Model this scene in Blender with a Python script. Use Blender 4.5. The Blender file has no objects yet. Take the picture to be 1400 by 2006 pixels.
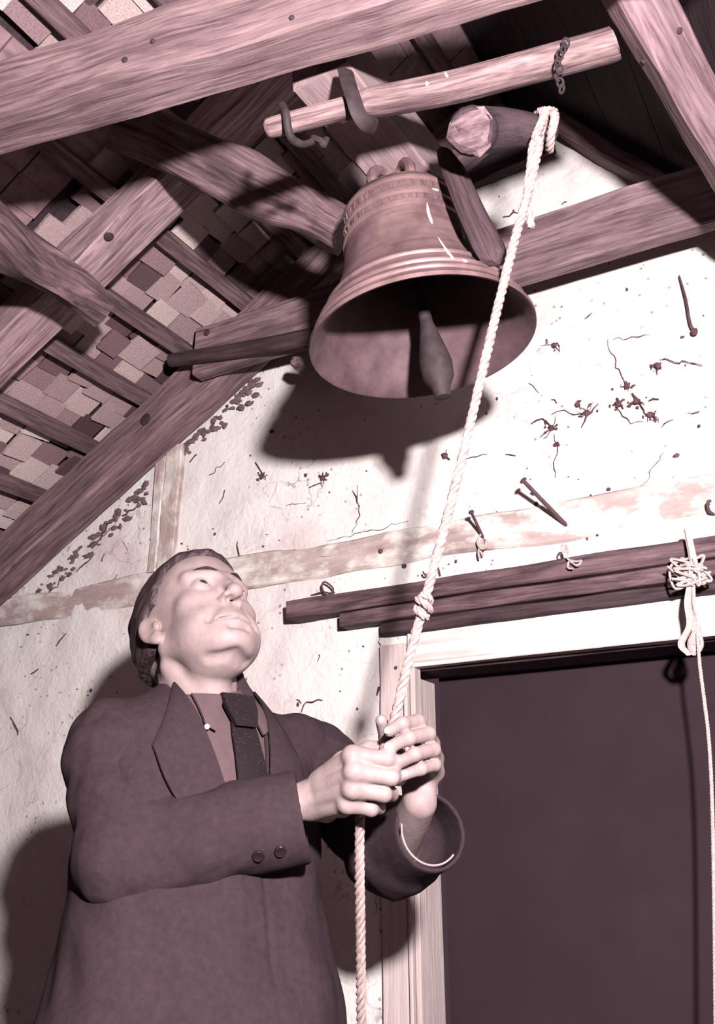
import bpy, bmesh, math, random
import numpy as np
from mathutils import Vector, noise as mnoise

SC = bpy.context.scene
COL = SC.collection
rnd = random.Random(7)

# ------------------------------------------------------------------ camera
FPX, CX, CY = 1800.0, 700.0, 935.0            # focal length and principal point in pixels of the 1400x2006 frame
YAW, PITCH = math.radians(29.8), math.radians(22.2)
FH = np.array([-math.sin(YAW), math.cos(YAW), 0.0])
RT = np.array([math.cos(YAW), math.sin(YAW), 0.0])
ZZ = np.array([0.0, 0.0, 1.0])
FW = FH * math.cos(PITCH) + ZZ * math.sin(PITCH)
UP = ZZ * math.cos(PITCH) - FH * math.sin(PITCH)
CAM = np.array([0.0, 0.0, 1.15])
KS = 1.13                                      # the man and the lower rope stand this much further back than first measured
FZ = 1.15 - 1.15 * KS                          # floor level
WY = 2.2                                       # the gable wall stands at y = 2.2

cd = bpy.data.cameras.new('camera')
cam = bpy.data.objects.new('camera', cd)
COL.objects.link(cam)
cam.location = CAM
cam.rotation_euler = (math.pi / 2 + PITCH, 0, YAW)
cd.sensor_fit = 'HORIZONTAL'
cd.sensor_width = 36.0
cd.lens = FPX / 1400.0 * 36.0
cd.shift_y = -(1003.0 - CY) / 1400.0
cd.clip_start = 0.02
SC.camera = cam

# ------------------------------------------------------------------ light
SC.view_settings.view_transform = 'Standard'
SC.view_settings.look = 'None'
SC.view_settings.gamma = 1.0
SC.view_settings.use_curve_mapping = False
SC.view_settings.exposure = 0.0
world = bpy.data.worlds.new('world')
SC.world = world
world.use_nodes = True
world.node_tree.nodes['Background'].inputs[0].default_value = (0.62, 0.34, 0.46, 1)
world.node_tree.nodes['Background'].inputs[1].default_value = 0.12
fl = bpy.data.lights.new('camera_flash', 'POINT')    # the photographer's hand-held flash, up and to the right
fl.energy = 930.0
fl.color = (1.0, 0.955, 0.955)
fl.shadow_soft_size = 0.05
flash = bpy.data.objects.new('camera_flash', fl)
COL.objects.link(flash)
flash.location = CAM + RT * 0.28 + UP * 0.54 - FW * 0.02


# ------------------------------------------------------------------ helpers
def P(u, v, d):
    "the point seen at photograph pixel (u, v) at depth d metres"
    return CAM + (FW + RT * ((u - CX) / FPX) - UP * ((v - CY) / FPX)) * d


def W(u, v, off=0.0):
    "the point of the gable wall (moved off metres into the room) seen at pixel (u, v)"
    r = FW + RT * ((u - CX) / FPX) - UP * ((v - CY) / FPX)
    return CAM + r * ((WY - off) / r[1])


def cv(r, u, b):
    "vector from its right / up / toward-the-viewer components"
    return RT * r + UP * u - FW * b


def nrm(v):
    v = np.asarray(v, float)
    return v / (np.linalg.norm(v) + 1e-12)


def tag(o, label=None, cat=None, group=None, kind=None):
    if label: o['label'] = label
    if cat: o['category'] = cat
    if group: o['group'] = group
    if kind: o['kind'] = kind
    return o


def empty(name, loc):
    o = bpy.data.objects.new(name, None)
    COL.objects.link(o)
    o.location = loc
    o.empty_display_size = 0.05
    return o


class MB:
    "collects vertices, faces and a per-vertex grain coordinate"
    def __init__(self):
        self.v, self.f, self.g, self.n = [], [], [], 0

    def add(self, v, f, g=None):
        v = np.asarray(v, float)
        self.v.append(v)
        self.g.append(np.asarray(g, float) if g is not None else v.copy())
        self.f += [tuple(int(i) + self.n for i in q) for q in f]
        self.n += len(v)
        return self

    def build(self, name, mat, parent=None, smooth=True, sharp=35.0, origin=None):
        v = np.concatenate(self.v)
        g = np.concatenate(self.g)
        return link_mesh(name, v, self.f, mat, parent, smooth, sharp, g, origin)


def link_mesh(name, v, f, mat, parent=None, smooth=True, sharp=35.0, g=None, origin=None):
    v = np.asarray(v, float)
    me = bpy.data.meshes.new(name)
    if origin is None:
        origin = v.mean(0) if parent is None else (0, 0, 0)
    origin = np.asarray(origin, float)
    me.from_pydata((v - origin).tolist(), [], f)
    bm = bmesh.new()
    bm.from_mesh(me)
    bmesh.ops.recalc_face_normals(bm, faces=bm.faces)
    bm.to_mesh(me)
    bm.free()
    if g is not None:
        a = me.attributes.new('gco', 'FLOAT_VECTOR', 'POINT')
        a.data.foreach_set('vector', np.asarray(g, np.float32).ravel())
    if smooth:
        me.polygons.foreach_set('use_smooth', [True] * len(me.polygons))
        if sharp: me.set_sharp_from_angle(angle=math.radians(sharp))
    me.materials.append(mat)
    o = bpy.data.objects.new(name, me)
    COL.objects.link(o)
    if parent is not None:
        o.parent = parent
        p, loc = parent, np.zeros(3)
        while p is not None:
            loc = loc + np.array(p.location)
            p = p.parent
        o.location = origin - loc
    else:
        o.location = origin
    return o


def fnoise(p, s, seed=0.0):
    return mnoise.noise(Vector((p[0] * s + seed, p[1] * s - seed * 0.7, p[2] * s + seed * 1.3)))


def vnoise(p, s, seed=0.0):
    "cheap smooth vector-free noise for arrays: sum of rotated sines, about -1..1"
    p = np.asarray(p) * s
    r = np.random.RandomState(int(seed * 10) + 3)
    out = 0
    for k in range(7):
        d = r.normal(size=3); d /= np.linalg.norm(d)
        out = out + np.sin(p @ (d * (0.7 + 0.9 * r.rand()) * 2.0) + r.rand() * 6.28)
    return out / 3.2


def frame(d, up=None):
    d = nrm(d)
    up = ZZ if up is None else np.asarray(up, float)
    s = np.cross(d, up)
    if np.linalg.norm(s) < 1e-4: s = np.cross(d, np.array([1.0, 0, 0]))
    s = nrm(s)
    return d, s, nrm(np.cross(s, d))


def beam_mb(p0, p1, w, h, up=None, seg=10, wob=0.003, ch=0.006, seed=None, w1=None, h1=None, warp=None, mb=None):
    "hewn timber from p0 to p1: w across (sideways), h along up; chamfered and uneven"
    mb = mb or MB()
    p0, p1 = np.asarray(p0, float), np.asarray(p1, float)
    d, s, u = frame(p1 - p0, up)
    L = np.linalg.norm(p1 - p0)
    seed = rnd.random() * 90 if seed is None else seed
    w1, h1 = w1 or w, h1 or h
    vs, gs, fs = [], [], []
    n = 8
    for i in range(seg + 1):
        t = i / seg
        ww, hh = (w + (w1 - w) * t) / 2, (h + (h1 - h) * t) / 2
        c = p0 + (p1 - p0) * t
        if warp is not None: c = c + warp(t)
        prof = [(-ww + ch, -hh), (ww - ch, -hh), (ww, -hh + ch), (ww, hh - ch), (ww - ch, hh), (-ww + ch, hh), (-ww, hh - ch), (-ww, -hh + ch)]
        for k, (a, b) in enumerate(prof):
            q = (t * L, a, b)
            ka = (0, 1, 1, 2, 2, 3, 3, 0)[k]
            e = wob * fnoise((t * L, ka * 3.1, 0), 5.0, seed) * 1.6 + wob * 0.5 * fnoise((t * L, k * 3.1, 0), 17.0, seed)
            e2 = wob * fnoise((t * L, ka * 3.1, 7), 5.0, seed) * 1.6
            vs.append(c + s * (a + e) + u * (b + e2))
            gs.append((t * L + seed, a + seed * 0.37, b + seed * 0.11))
    for i in range(seg):
        for k in range(n):
            k2 = (k + 1) % n
            fs.append((i * n + k, i * n + k2, (i + 1) * n + k2, (i + 1) * n + k))
    m = len(vs)
    for e in (0, seg):                          # end grain: own vertices so the rings do not smear along the side
        for k in range(n):
            vs.append(vs[e * n + k]); gs.append(np.array(gs[e * n + k]) * np.array((1, 1, 1)))
    fs.append(tuple(range(m, m + n))); fs.append(tuple(range(m + n, m + 2 * n)))
    return mb.add(vs, fs, gs)


def beam(name, p0, p1, w, h, mat, parent=None, **k):
    return beam_mb(p0, p1, w, h, **k).build(name, mat, parent, sharp=28)


def box_mb(lo, hi, mb=None, seed=0.0):
    "axis-aligned chamfer-free board"
    mb = mb or MB()
    x0, y0, z0 = lo; x1, y1, z1 = hi
    v = [(x0, y0, z0), (x1, y0, z0), (x1, y1, z0), (x0, y1, z0), (x0, y0, z1), (x1, y0, z1), (x1, y1, z1), (x0, y1, z1)]
    f = [(0, 1, 2, 3), (4, 5, 6, 7), (0, 1, 5, 4), (1, 2, 6, 5), (2, 3, 7, 6), (3, 0, 4, 7)]
    return mb.add(v, f, [(a[2] + seed, a[0] + seed, a[1]) for a in v])


def smooth_path(pts, n):
    "Catmull-Rom through pts, n samples"
    pts = np.asarray(pts, float)
    q = np.vstack([2 * pts[0] - pts[1], pts, 2 * pts[-1] - pts[-2]])
    out = []
    m = len(pts) - 1
    for i in range(n):
        t = i / (n - 1) * m
        k = min(int(t), m - 1); t -= k
        a, b, c, d = q[k], q[k + 1], q[k + 2], q[k + 3]
        out.append(0.5 * ((2 * b) + (c - a) * t + (2 * a - 5 * b + 4 * c - d) * t * t + (3 * b - a - 3 * c + d) * t ** 3))
    return np.array(out)


def tube_mb(path, rad, ns=8, mb=None, flat=1.0, gseed=0.0, cap=True):
    mb = mb or MB()
    path = np.asarray(path, float)
    n = len(path)
    rad = np.full(n, rad) if np.isscalar(rad) else np.asarray(rad, float)
    tan = np.gradient(path, axis=0)
    d = nrm(tan[0])
    _, s, u = frame(d)
    vs, gs, fs = [], [], []
    acc = 0.0
    for i in range(n):
        t = nrm(tan[i])
        s = nrm(s - t * (s @ t)); u = np.cross(t, s)
        if i: acc += np.linalg.norm(path[i] - path[i - 1])
        for k in range(ns):
            a = 2 * math.pi * k / ns
            vs.append(path[i] + s * math.cos(a) * rad[i] + u * math.sin(a) * rad[i] * flat)
            gs.append((acc + gseed, math.cos(a) * rad[i] + gseed, math.sin(a) * rad[i]))
    for i in range(n - 1):
        for k in range(ns):
            k2 = (k + 1) % ns
            fs.append((i * ns + k, i * ns + k2, (i + 1) * ns + k2, (i + 1) * ns + k))
    if cap:
        fs.append(tuple(range(ns))); fs.append(tuple(range((n - 1) * ns, n * ns)))
    return mb.add(vs, fs, gs)


def rope_mb(path, r, pitch=0.045, mb=None, ns=6, samples=8, phase=0.0):
    "three-strand laid rope along a path"
    mb = mb or MB()
    path = np.asarray(path, float)
    L = np.concatenate([[0], np.cumsum(np.linalg.norm(np.diff(path, axis=0), axis=1))])
    n = max(8, int(L[-1] / pitch * samples))
    t = np.linspace(0, L[-1], n)
    c = np.stack([np.interp(t, L, path[:, k]) for k in range(3)], 1)
    tan = np.gradient(c, axis=0)
    _, s, u = frame(tan[0])
    S, Uu = [], []
    for i in range(n):
        q = nrm(tan[i]); s = nrm(s - q * (s @ q)); S.append(s); Uu.append(np.cross(q, s))
    S, Uu = np.array(S), np.array(Uu)
    for k in range(3):
        a = 2 * math.pi * (t / pitch + k / 3.0) + phase
        p = c + S * (np.cos(a) * r * 0.52)[:, None] + Uu * (np.sin(a) * r * 0.52)[:, None]
        tube_mb(p, r * 0.56, ns, mb, gseed=k * 2.0)
    return mb


def lathe_mb(prof, base, axis, seg=64, mb=None, ref=None):
    mb = mb or MB()
    d, s, u = frame(axis, RT if ref is None else ref)
    vs, gs, fs = [], [], []
    n = len(prof)
    for j in range(seg):
        a = 2 * math.pi * j / seg
        rd = s * math.cos(a) + u * math.sin(a)
        for r, z in prof:
            vs.append(np.asarray(base) + d * z + rd * r); gs.append((z, r * math.cos(a), r * math.sin(a)))
    for j in range(seg):
        j2 = (j + 1) % seg
        for i in range(n - 1):
            fs.append((j * n + i, j * n + i + 1, j2 * n + i + 1, j2 * n + i))
    return mb.add(vs, fs, gs)


def blob_mb(c, r, mb=None, seed=0.0, rough=0.2, nu=10, nv=7, axes=None):
    mb = mb or MB()
    r = np.broadcast_to(np.asarray(r, float), 3)
    A = np.eye(3) if axes is None else np.asarray(axes)
    vs, fs = [], []
    for i in range(nv + 1):
        th = math.pi * i / nv
        for k in range(nu):
            ph = 2 * math.pi * k / nu
            q = np.array([math.sin(th) * math.cos(ph), math.sin(th) * math.sin(ph), math.cos(th)])
            e = 1 + rough * fnoise(q, 1.8, seed)
            vs.append(np.asarray(c) + (q * r * e) @ A)
    for i in range(nv):
        for k in range(nu):
            k2 = (k + 1) % nu
            fs.append((i * nu + k, i * nu + k2, (i + 1) * nu + k2, (i + 1) * nu + k))
    return mb.add(vs, fs)


# ------------------------------------------------------------------ materials
ALB = 0.52                                      # scales every surface colour down so bounced light fills the shadows less


def srgb(*c):
    "sRGB bytes to linear, a little nearer to grey: the print is only faintly tinted"
    l = [(x / 255.0) / 12.92 if x <= 10 else ((x / 255.0 + 0.055) / 1.055) ** 2.4 for x in c]
    y = 0.2126 * l[0] + 0.7152 * l[1] + 0.0722 * l[2]
    return tuple((v + (y - v) * 0.18) * ALB for v in l) + (1.0,)


def mul(c, k):
    return (c[0] * k, c[1] * k, c[2] * k, 1.0)


class NT:
    def __init__(self, name, rough=0.8, spec=0.3, metallic=0.0):
        self.m = bpy.data.materials.new(name)
        self.m.use_nodes = True
        self.t = self.m.node_tree
        self.b = self.t.nodes['Principled BSDF']
        self.b.inputs['Roughness'].default_value = rough
        self.b.inputs['Specular IOR Level'].default_value = spec * 0.6
        self.b.inputs['Metallic'].default_value = metallic

    def n(self, kind, **kw):
        nd = self.t.nodes.new(kind)
        for k, v in kw.items():
            if k in nd.inputs.keys(): nd.inputs[k].default_value = v
            else: setattr(nd, k, v)
        return nd

    def l(self, a, b):
        self.t.links.new(a, b)

    def coords(self, kind='Object', scale=(1, 1, 1)):
        if kind == 'gco':
            c = self.n('ShaderNodeAttribute', attribute_name='gco').outputs['Vector']
        elif kind == 'world':
            c = self.n('ShaderNodeNewGeometry').outputs['Position']
        else:
            c = self.n('ShaderNodeTexCoord').outputs[kind]
        mp = self.n('ShaderNodeMapping')
        mp.inputs['Scale'].default_value = scale
        self.l(c, mp.inputs['Vector'])
        return mp.outputs['Vector']

    def noise(self, co, scale, detail=4.0, rough=0.55, dist=0.0):
        nd = self.n('ShaderNodeTexNoise')
        nd.inputs['Scale'].default_value = scale
        nd.inputs['Detail'].default_value = detail
        nd.inputs['Roughness'].default_value = rough
        nd.inputs['Distortion'].default_value = dist
        self.l(co, nd.inputs['Vector'])
        return nd.outputs['Fac']

    def ramp(self, fac, stops):
        r = self.n('ShaderNodeValToRGB')
        e = r.color_ramp.elements
        while len(e) < len(stops): e.new(0.5)
        for el, (p, c) in zip(e, stops):
            el.position = p; el.color = c if len(c) == 4 else tuple(c) + (1,)
        self.l(fac, r.inputs['Fac'])
        return r.outputs['Color']

    def mix(self, fac, a, b, mode='MIX'):
        m = self.n('ShaderNodeMix', data_type='RGBA', blend_type=mode)
        for sock, val in ((m.inputs['Factor'], fac), (m.inputs['A'], a), (m.inputs['B'], b)):
            pass
        def put(idx, val):
            s = m.inputs[idx]
            if hasattr(val, 'is_linked'): self.l(val, s)
            else: s.default_value = val
        put(0, fac); put(6, a); put(7, b)
        return m.outputs[2]

    def math(self, op, a, b=0.0):
        m = self.n('ShaderNodeMath', operation=op)
        for i, v in enumerate((a, b)):
            if hasattr(v, 'is_linked'): self.l(v, m.inputs[i])
            else: m.inputs[i].default_value = v
        return m.outputs[0]

    def bump(self, h, strength=0.4, dist=0.003):
        b = self.n('ShaderNodeBump')
        b.inputs['Strength'].default_value = strength
        b.inputs['Distance'].default_value = dist
        self.l(h, b.inputs['Height'])
        self.l(b.outputs['Normal'], self.b.inputs['Normal'])

    def color(self, c):
        if hasattr(c, 'is_linked'): self.l(c, self.b.inputs['Base Color'])
        else: self.b.inputs['Base Color'].default_value = c
        return self


BW, BK = (1, 1, 1, 1), (0, 0, 0, 1)


def wood(name, lo, hi, k=1.0, blotch=0.5, grain=1.0, spots=0.0, rough=0.75, bump=0.5, fi=0.8):
    "weathered wood: lo / hi are the dark and light colours of the grain"
    t = NT(name, rough, 0.25)
    co = t.coords('gco', (1.6, 22, 22))
    n1 = t.noise(co, 2.2 * grain, 7.0, 0.62, 1.1)
    co2 = t.coords('gco', (5, 90, 90))
    n2 = t.noise(co2, 1.6 * grain, 3.0, 0.6, 0.4)
    co3 = t.coords('gco', (2.5, 6, 6))
    n3 = t.noise(co3, 2.4, 5.0, 0.6, 0.3)
    base = t.ramp(n1, [(0.34, mul(lo, k)), (0.5, mul([(a + b) / 2 for a, b in zip(lo, hi)], k)), (0.66, mul(hi, k))])
    fine = t.ramp(n2, [(0.36, (0.55, 0.52, 0.53, 1)), (0.5, (1, 1, 1, 1))])
    c = t.mix(fi, base, fine, 'MULTIPLY')
    bl = t.ramp(n3, [(0.38, (0.42, 0.38, 0.40, 1)), (0.62, (1.0, 1.0, 1.0, 1))])
    c = t.mix(blotch, c, bl, 'MULTIPLY')
    if spots:
        v = t.n('ShaderNodeTexVoronoi'); v.inputs['Scale'].default_value = 9.0
        t.l(t.coords('gco', (1, 1.6, 1.6)), v.inputs['Vector'])
        kn = t.ramp(v.outputs['Distance'], [(0.05, (0.2, 0.16, 0.18, 1)), (0.14, (1, 1, 1, 1))])
        c = t.mix(spots, c, kn, 'MULTIPLY')
    t.color(c)
    t.bump(t.math('ADD', n1, n2), bump, 0.004)
    return t.m


def plain(name, col, rough=0.7, spec=0.3, metallic=0.0, var=0.25, scale=30.0, bump=0.2, kind='Object'):
    t = NT(name, rough, spec, metallic)
    co = t.coords(kind)
    n = t.noise(co, scale, 5.0, 0.6)
    c = t.ramp(n, [(0.3, mul(col, 1 - var)), (0.7, mul(col, 1 + var))])
    t.color(c)
    t.bump(n, bump, 0.003)
    return t.m


def M_plaster(name, stain_shade=1.0):
    t = NT(name, 0.95, 0.05)
    co = t.coords('world', (1, 1, 1))
    big = t.noise(co, 2.3, 6.0, 0.6, 0.4)
    mid = t.noise(co, 9.0, 6.0, 0.65, 0.8)
    fin = t.noise(co, 60.0, 4.0, 0.6)
    c = t.ramp(big, [(0.30, srgb(226, 198, 196)), (0.46, srgb(248, 233, 229)), (0.7, srgb(252, 243, 236))])
    # brown blotches of damp
    b = t.ramp(mid, [(0.60, BK), (0.74, BW)])
    c = t.mix(t.math('MULTIPLY', b, 0.42 * stain_shade), c, srgb(176, 138, 138))
    # fine pits of old lime wash
    v = t.n('ShaderNodeTexVoronoi'); v.inputs['Scale'].default_value = 34.0
    t.l(co, v.inputs['Vector'])
    gate = t.ramp(t.noise(co, 4.0, 4.0, 0.6), [(0.47, BK), (0.6, BW)])
    pit = t.ramp(v.outputs['Distance'], [(0.10, BW), (0.2, BK)])
    c = t.mix(t.math('MULTIPLY', t.math('MULTIPLY', pit, gate), 0.75 * stain_shade), c, srgb(120, 84, 90))
    # hairline cracks
    w = t.n('ShaderNodeTexVoronoi', feature='DISTANCE_TO_EDGE'); w.inputs['Scale'].default_value = 6.5
    wn = t.n('ShaderNodeTexNoise'); wn.inputs['Scale'].default_value = 5.0; wn.inputs['Detail'].default_value = 6.0
    t.l(co, wn.inputs['Vector'])
    wa = t.n('ShaderNodeVectorMath', operation='MULTIPLY_ADD')
    t.l(wn.outputs['Color'], wa.inputs[0]); wa.inputs[1].default_value = (0.35, 0.35, 0.35); t.l(co, wa.inputs[2])
    t.l(wa.outputs[0], w.inputs['Vector'])
    hair = t.ramp(w.outputs['Distance'], [(0.004, BW), (0.018, BK)])
    g2 = t.ramp(t.noise(co, 3.1, 5.0, 0.65), [(0.52, BK), (0.66, BW)])
    c = t.mix(t.math('MULTIPLY', t.math('MULTIPLY', hair, g2), 0.6 * stain_shade), c, srgb(128, 92, 98))
    t.color(c)
    t.bump(t.math('ADD', t.math('MULTIPLY', mid, 2.0), fin), 0.55, 0.006)
    return t.m


MAT = {}
MAT['plaster'] = M_plaster('old_limewash_plaster')
MAT['plaster_side'] = M_plaster('side_wall_plaster', 0.5)
MAT['beam'] = wood('grey_tie_beam', srgb(96, 70, 76), srgb(150, 118, 120), 1.35, 0.45, 1.0)
MAT['pole'] = wood('rubbed_lever_wood', srgb(88, 62, 68), srgb(168, 134, 134), 1.25, 0.75, 1.2)
MAT['block'] = wood('pale_headstock_oak', srgb(156, 124, 127), srgb(180, 148, 150), 0.95, 0.2, 1.4, fi=0.35)
MAT['rafter'] = wood('rafter_wood', srgb(120, 88, 94), srgb(196, 160, 162), 1.25, 0.45, 1.0, 0.3)
MAT['raftermain'] = wood('gable_rafter_wood', srgb(100, 72, 80), srgb(164, 128, 132), 1.15, 0.4, 1.0, 0.3)
MAT['purlin'] = wood('purlin_wood', srgb(74, 52, 60), srgb(150, 116, 121), 1.1, 0.75, 0.9, 0.0)
MAT['batten'] = wood('batten_wood', srgb(98, 70, 78), srgb(152, 118, 122), 0.95, 0.5, 1.2)
MAT['darkwood'] = wood('dark_wood', srgb(66, 44, 52), srgb(104, 76, 84), 0.9, 0.5, 1.0)
MAT['tie'] = wood('wall_tie_wood', srgb(108, 78, 86), srgb(166, 132, 136), 1.05, 0.6, 0.9, 0.2)
MAT['rail'] = wood('dark_moulded_rail', srgb(88, 60, 68), srgb(158, 120, 126), 0.8, 0.7, 1.0)
MAT['blackroof'] = wood('dark_roof_board', srgb(70, 50, 58), srgb(84, 62, 70), 0.95, 0.4, 1.0)
MAT['frame'] = wood('painted_door_frame', srgb(220, 192, 189), srgb(236, 212, 208), 0.92, 0.12, 1.0, fi=0.15)
MAT['lintel'] = wood('limewashed_lintel', srgb(226, 200, 196), srgb(252, 242, 236), 0.97, 0.15, 0.8, fi=0.2)
MAT['iron'] = plain('forged_iron', srgb(60, 45, 50), 0.7, 0.3, 0.1, 0.4, 40, 0.4)
MAT['nail'] = plain('rusty_nail_iron', srgb(96, 66, 72), 0.7, 0.4, 0.1, 0.4, 60, 0.4)
MAT['rope'] = plain('hemp_rope', srgb(178, 148, 146), 0.9, 0.1, 0, 0.25, 120, 0.4)
MAT['cord'] = plain('pale_hemp_cord', srgb(206, 178, 174), 0.9, 0.1, 0, 0.25, 120, 0.4)
MAT['dirt'] = plain('dark_plant_fibre', srgb(104, 70, 76), 0.95, 0.05, 0, 0.4, 50, 0.2)
MAT['stain_shade'] = plain('brown_rafter_shade', srgb(126, 98, 102), 0.95, 0.05, 0, 0.3, 40, 0.4)  # brown that stands in for shade under the gable rafter
MAT['backroom'] = plain('dark_opening_shade', srgb(62, 45, 52), 0.95, 0.05, 0, 0.1, 6, 0.2)
MAT['floor'] = wood('floor_board_wood', srgb(66, 48, 52), srgb(96, 74, 78), 0.7, 0.5, 1.0)
MAT['wool'] = plain('dark_wool_suit', srgb(62, 45, 51), 0.95, 0.12, 0, 0.16, 90, 0.25)
MAT['wool_dark'] = plain('dark_wool_trouser', srgb(52, 34, 40), 0.95, 0.1, 0, 0.16, 90, 0.25)
MAT['shirt'] = plain('grey_shirt_cotton', srgb(98, 75, 79), 0.9, 0.1, 0, 0.1, 60, 0.2)
MAT['cuffwhite'] = plain('white_cuff_cotton', srgb(176, 150, 150), 0.9, 0.1, 0, 0.1, 60, 0.2)
MAT['button'] = plain('dark_horn_button', srgb(44, 28, 32), 0.35, 0.5, 0, 0.2, 60, 0.1)
MAT['pearl'] = plain('pearl_collar_button', srgb(230, 214, 210), 0.3, 0.6, 0, 0.05, 20, 0.05)
MAT['shoe'] = plain('black_shoe_leather', srgb(40, 28, 30), 0.4, 0.4, 0, 0.2, 40, 0.2)


def M_shingle():
    t = NT('split_shingle_wood', 0.85, 0.15)
    oi = t.n('ShaderNodeObjectInfo').outputs['Random']
    tone = t.ramp(oi, [(0.0, srgb(92, 64, 72)), (0.22, srgb(150, 114, 120)), (0.5, srgb(186, 150, 152)), (0.8, srgb(218, 186, 184)), (1.0, srgb(240, 214, 208))])
    co = t.coords('Object', (1, 1, 1))
    av = t.n('ShaderNodeVectorMath', operation='ADD'); t.l(co, av.inputs[0])
    cmb = t.n('ShaderNodeCombineXYZ'); t.l(t.math('MULTIPLY', oi, 37.0), cmb.inputs[0]); t.l(t.math('MULTIPLY', oi, 91.0), cmb.inputs[1])
    t.l(cmb.outputs[0], av.inputs[1])
    n = t.noise(av.outputs[0], 22.0, 6.0, 0.6, 0.6)
    g = t.ramp(n, [(0.32, (0.5, 0.46, 0.48, 1)), (0.6, (1.05, 1.05, 1.05, 1))])
    t.color(t.mix(0.75, tone, g, 'MULTIPLY'))
    t.bump(n, 0.5, 0.004)
    return t.m


MAT['shingle'] = M_shingle()


def M_bell():
    t = NT('old_bronze', 0.5, 0.4, 0.35)
    co = t.coords('gco', (1, 1, 1))
    n = t.noise(co, 14.0, 6.0, 0.6, 0.3)
    n2 = t.noise(t.coords('gco', (60, 3, 3)), 1.5, 4.0, 0.6)
    c = t.ramp(n, [(0.3, srgb(112, 80, 84)), (0.55, srgb(146, 110, 112)), (0.75, srgb(166, 128, 128))])
    c = t.mix(0.5, c, t.ramp(n2, [(0.35, (0.6, 0.56, 0.58, 1)), (0.6, (1, 1, 1, 1))]), 'MULTIPLY')
    t.color(c)
    t.bump(n, 0.25, 0.003)
    return t.m


MAT['bell'] = M_bell()


def M_skin():
    t = NT('weathered_skin', 0.6, 0.3)
    co = t.coords('world')
    n = t.noise(co, 26.0, 5.0, 0.6)
    c = t.ramp(n, [(0.3, srgb(148, 121, 121)), (0.7, srgb(166, 140, 139))])
    t.color(c)
    f = t.noise(co, 220.0, 4.0, 0.6)
    t.bump(t.math('ADD', t.math('MULTIPLY', n, 1.2), t.math('MULTIPLY', f, 0.35)), 0.35, 0.003)
    return t.m


MAT['skin'] = M_skin()
MAT['nailskin'] = plain('fingernail', srgb(178, 151, 149), 0.35, 0.5, 0, 0.05, 30, 0.05)


def M_hair():
    t = NT('greying_dark_hair', 0.55, 0.35)
    n = t.noise(t.coords('gco', (6, 90, 90)), 1.6, 4.0, 0.6, 0.5)
    b = t.noise(t.coords('gco', (9, 9, 9)), 2.0, 3.0, 0.6)
    c = t.ramp(n, [(0.36, srgb(46, 30, 36)), (0.52, srgb(74, 52, 58)), (0.7, srgb(110, 84, 88))])
    t.color(t.mix(t.ramp(b, [(0.4, BK), (0.62, (0.75, 0.75, 0.75, 1))]), t.mix(1.0, c, (0.55, 0.55, 0.55, 1), 'MULTIPLY'), c))
    t.bump(n, 0.8, 0.004)
    return t.m


MAT['hair'] = M_hair()
MAT['brow'] = plain('dark_eyebrow_hair', srgb(62, 42, 48), 0.7, 0.2, 0, 0.4, 300, 0.6)


def M_tie():
    t = NT('dark_flecked_silk_tie', 0.6, 0.3)
    co = t.coords('gco', (1, 1, 1))
    v = t.n('ShaderNodeTexVoronoi'); v.inputs['Scale'].default_value = 170.0
    t.l(co, v.inputs['Vector'])
    d = t.ramp(v.outputs['Distance'], [(0.08, srgb(84, 62, 68)), (0.18, srgb(34, 20, 27))])
    t.color(d)
    return t.m


MAT['tie_silk'] = M_tie()


def M_eye():
    t = NT('eye', 0.2, 0.5)
    co = t.coords('gco')
    sx = t.n('ShaderNodeSeparateXYZ'); t.l(co, sx.inputs[0])
    # gco.x is the cosine of the angle from the gaze axis
    c = t.ramp(sx.outputs[0], [(0.0, srgb(178, 152, 150)), (0.80, srgb(178, 152, 150)), (0.83, srgb(66, 46, 52)), (0.93, srgb(80, 58, 62)), (0.95, srgb(20, 14, 16))])
    t.color(c)
    return t.m


MAT['eye'] = M_eye()

# ================================================================== SETTING
ROOF_M = 0.59                                  # slope of the left roof
ROOF_A = W(0, 1110)                            # a point of the left rafter line
RC, RS = math.cos(math.atan(ROOF_M)), math.sin(math.atan(ROOF_M))
NX, NZ = -RS, RC                               # outward (up) normal of the left slope in x, z


def roofL(s, y, off):
    "point on the left slope: s along the rafter (up-right), y toward the wall, off along the normal"
    x0, z0 = ROOF_A[0], ROOF_A[2]
    s0 = x0 * RC + z0 * RS
    return np.array([x0 + (s - s0) * RC + NX * off, y, z0 + (s - s0) * RS + NZ * off])


def ztop_left(x): return ROOF_A[2] + ROOF_M * (x - ROOF_A[0])
RIDGE_X, RIDGE_Z = -0.74, 3.36
def ztop_right(x): return RIDGE_Z - 1.2 * (x - RIDGE_X)

# door opening (its left edge and head read off the wall plane)
DXL = W(820, 1400)[0]
DXR = 0.12
DZT = 1.607

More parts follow.
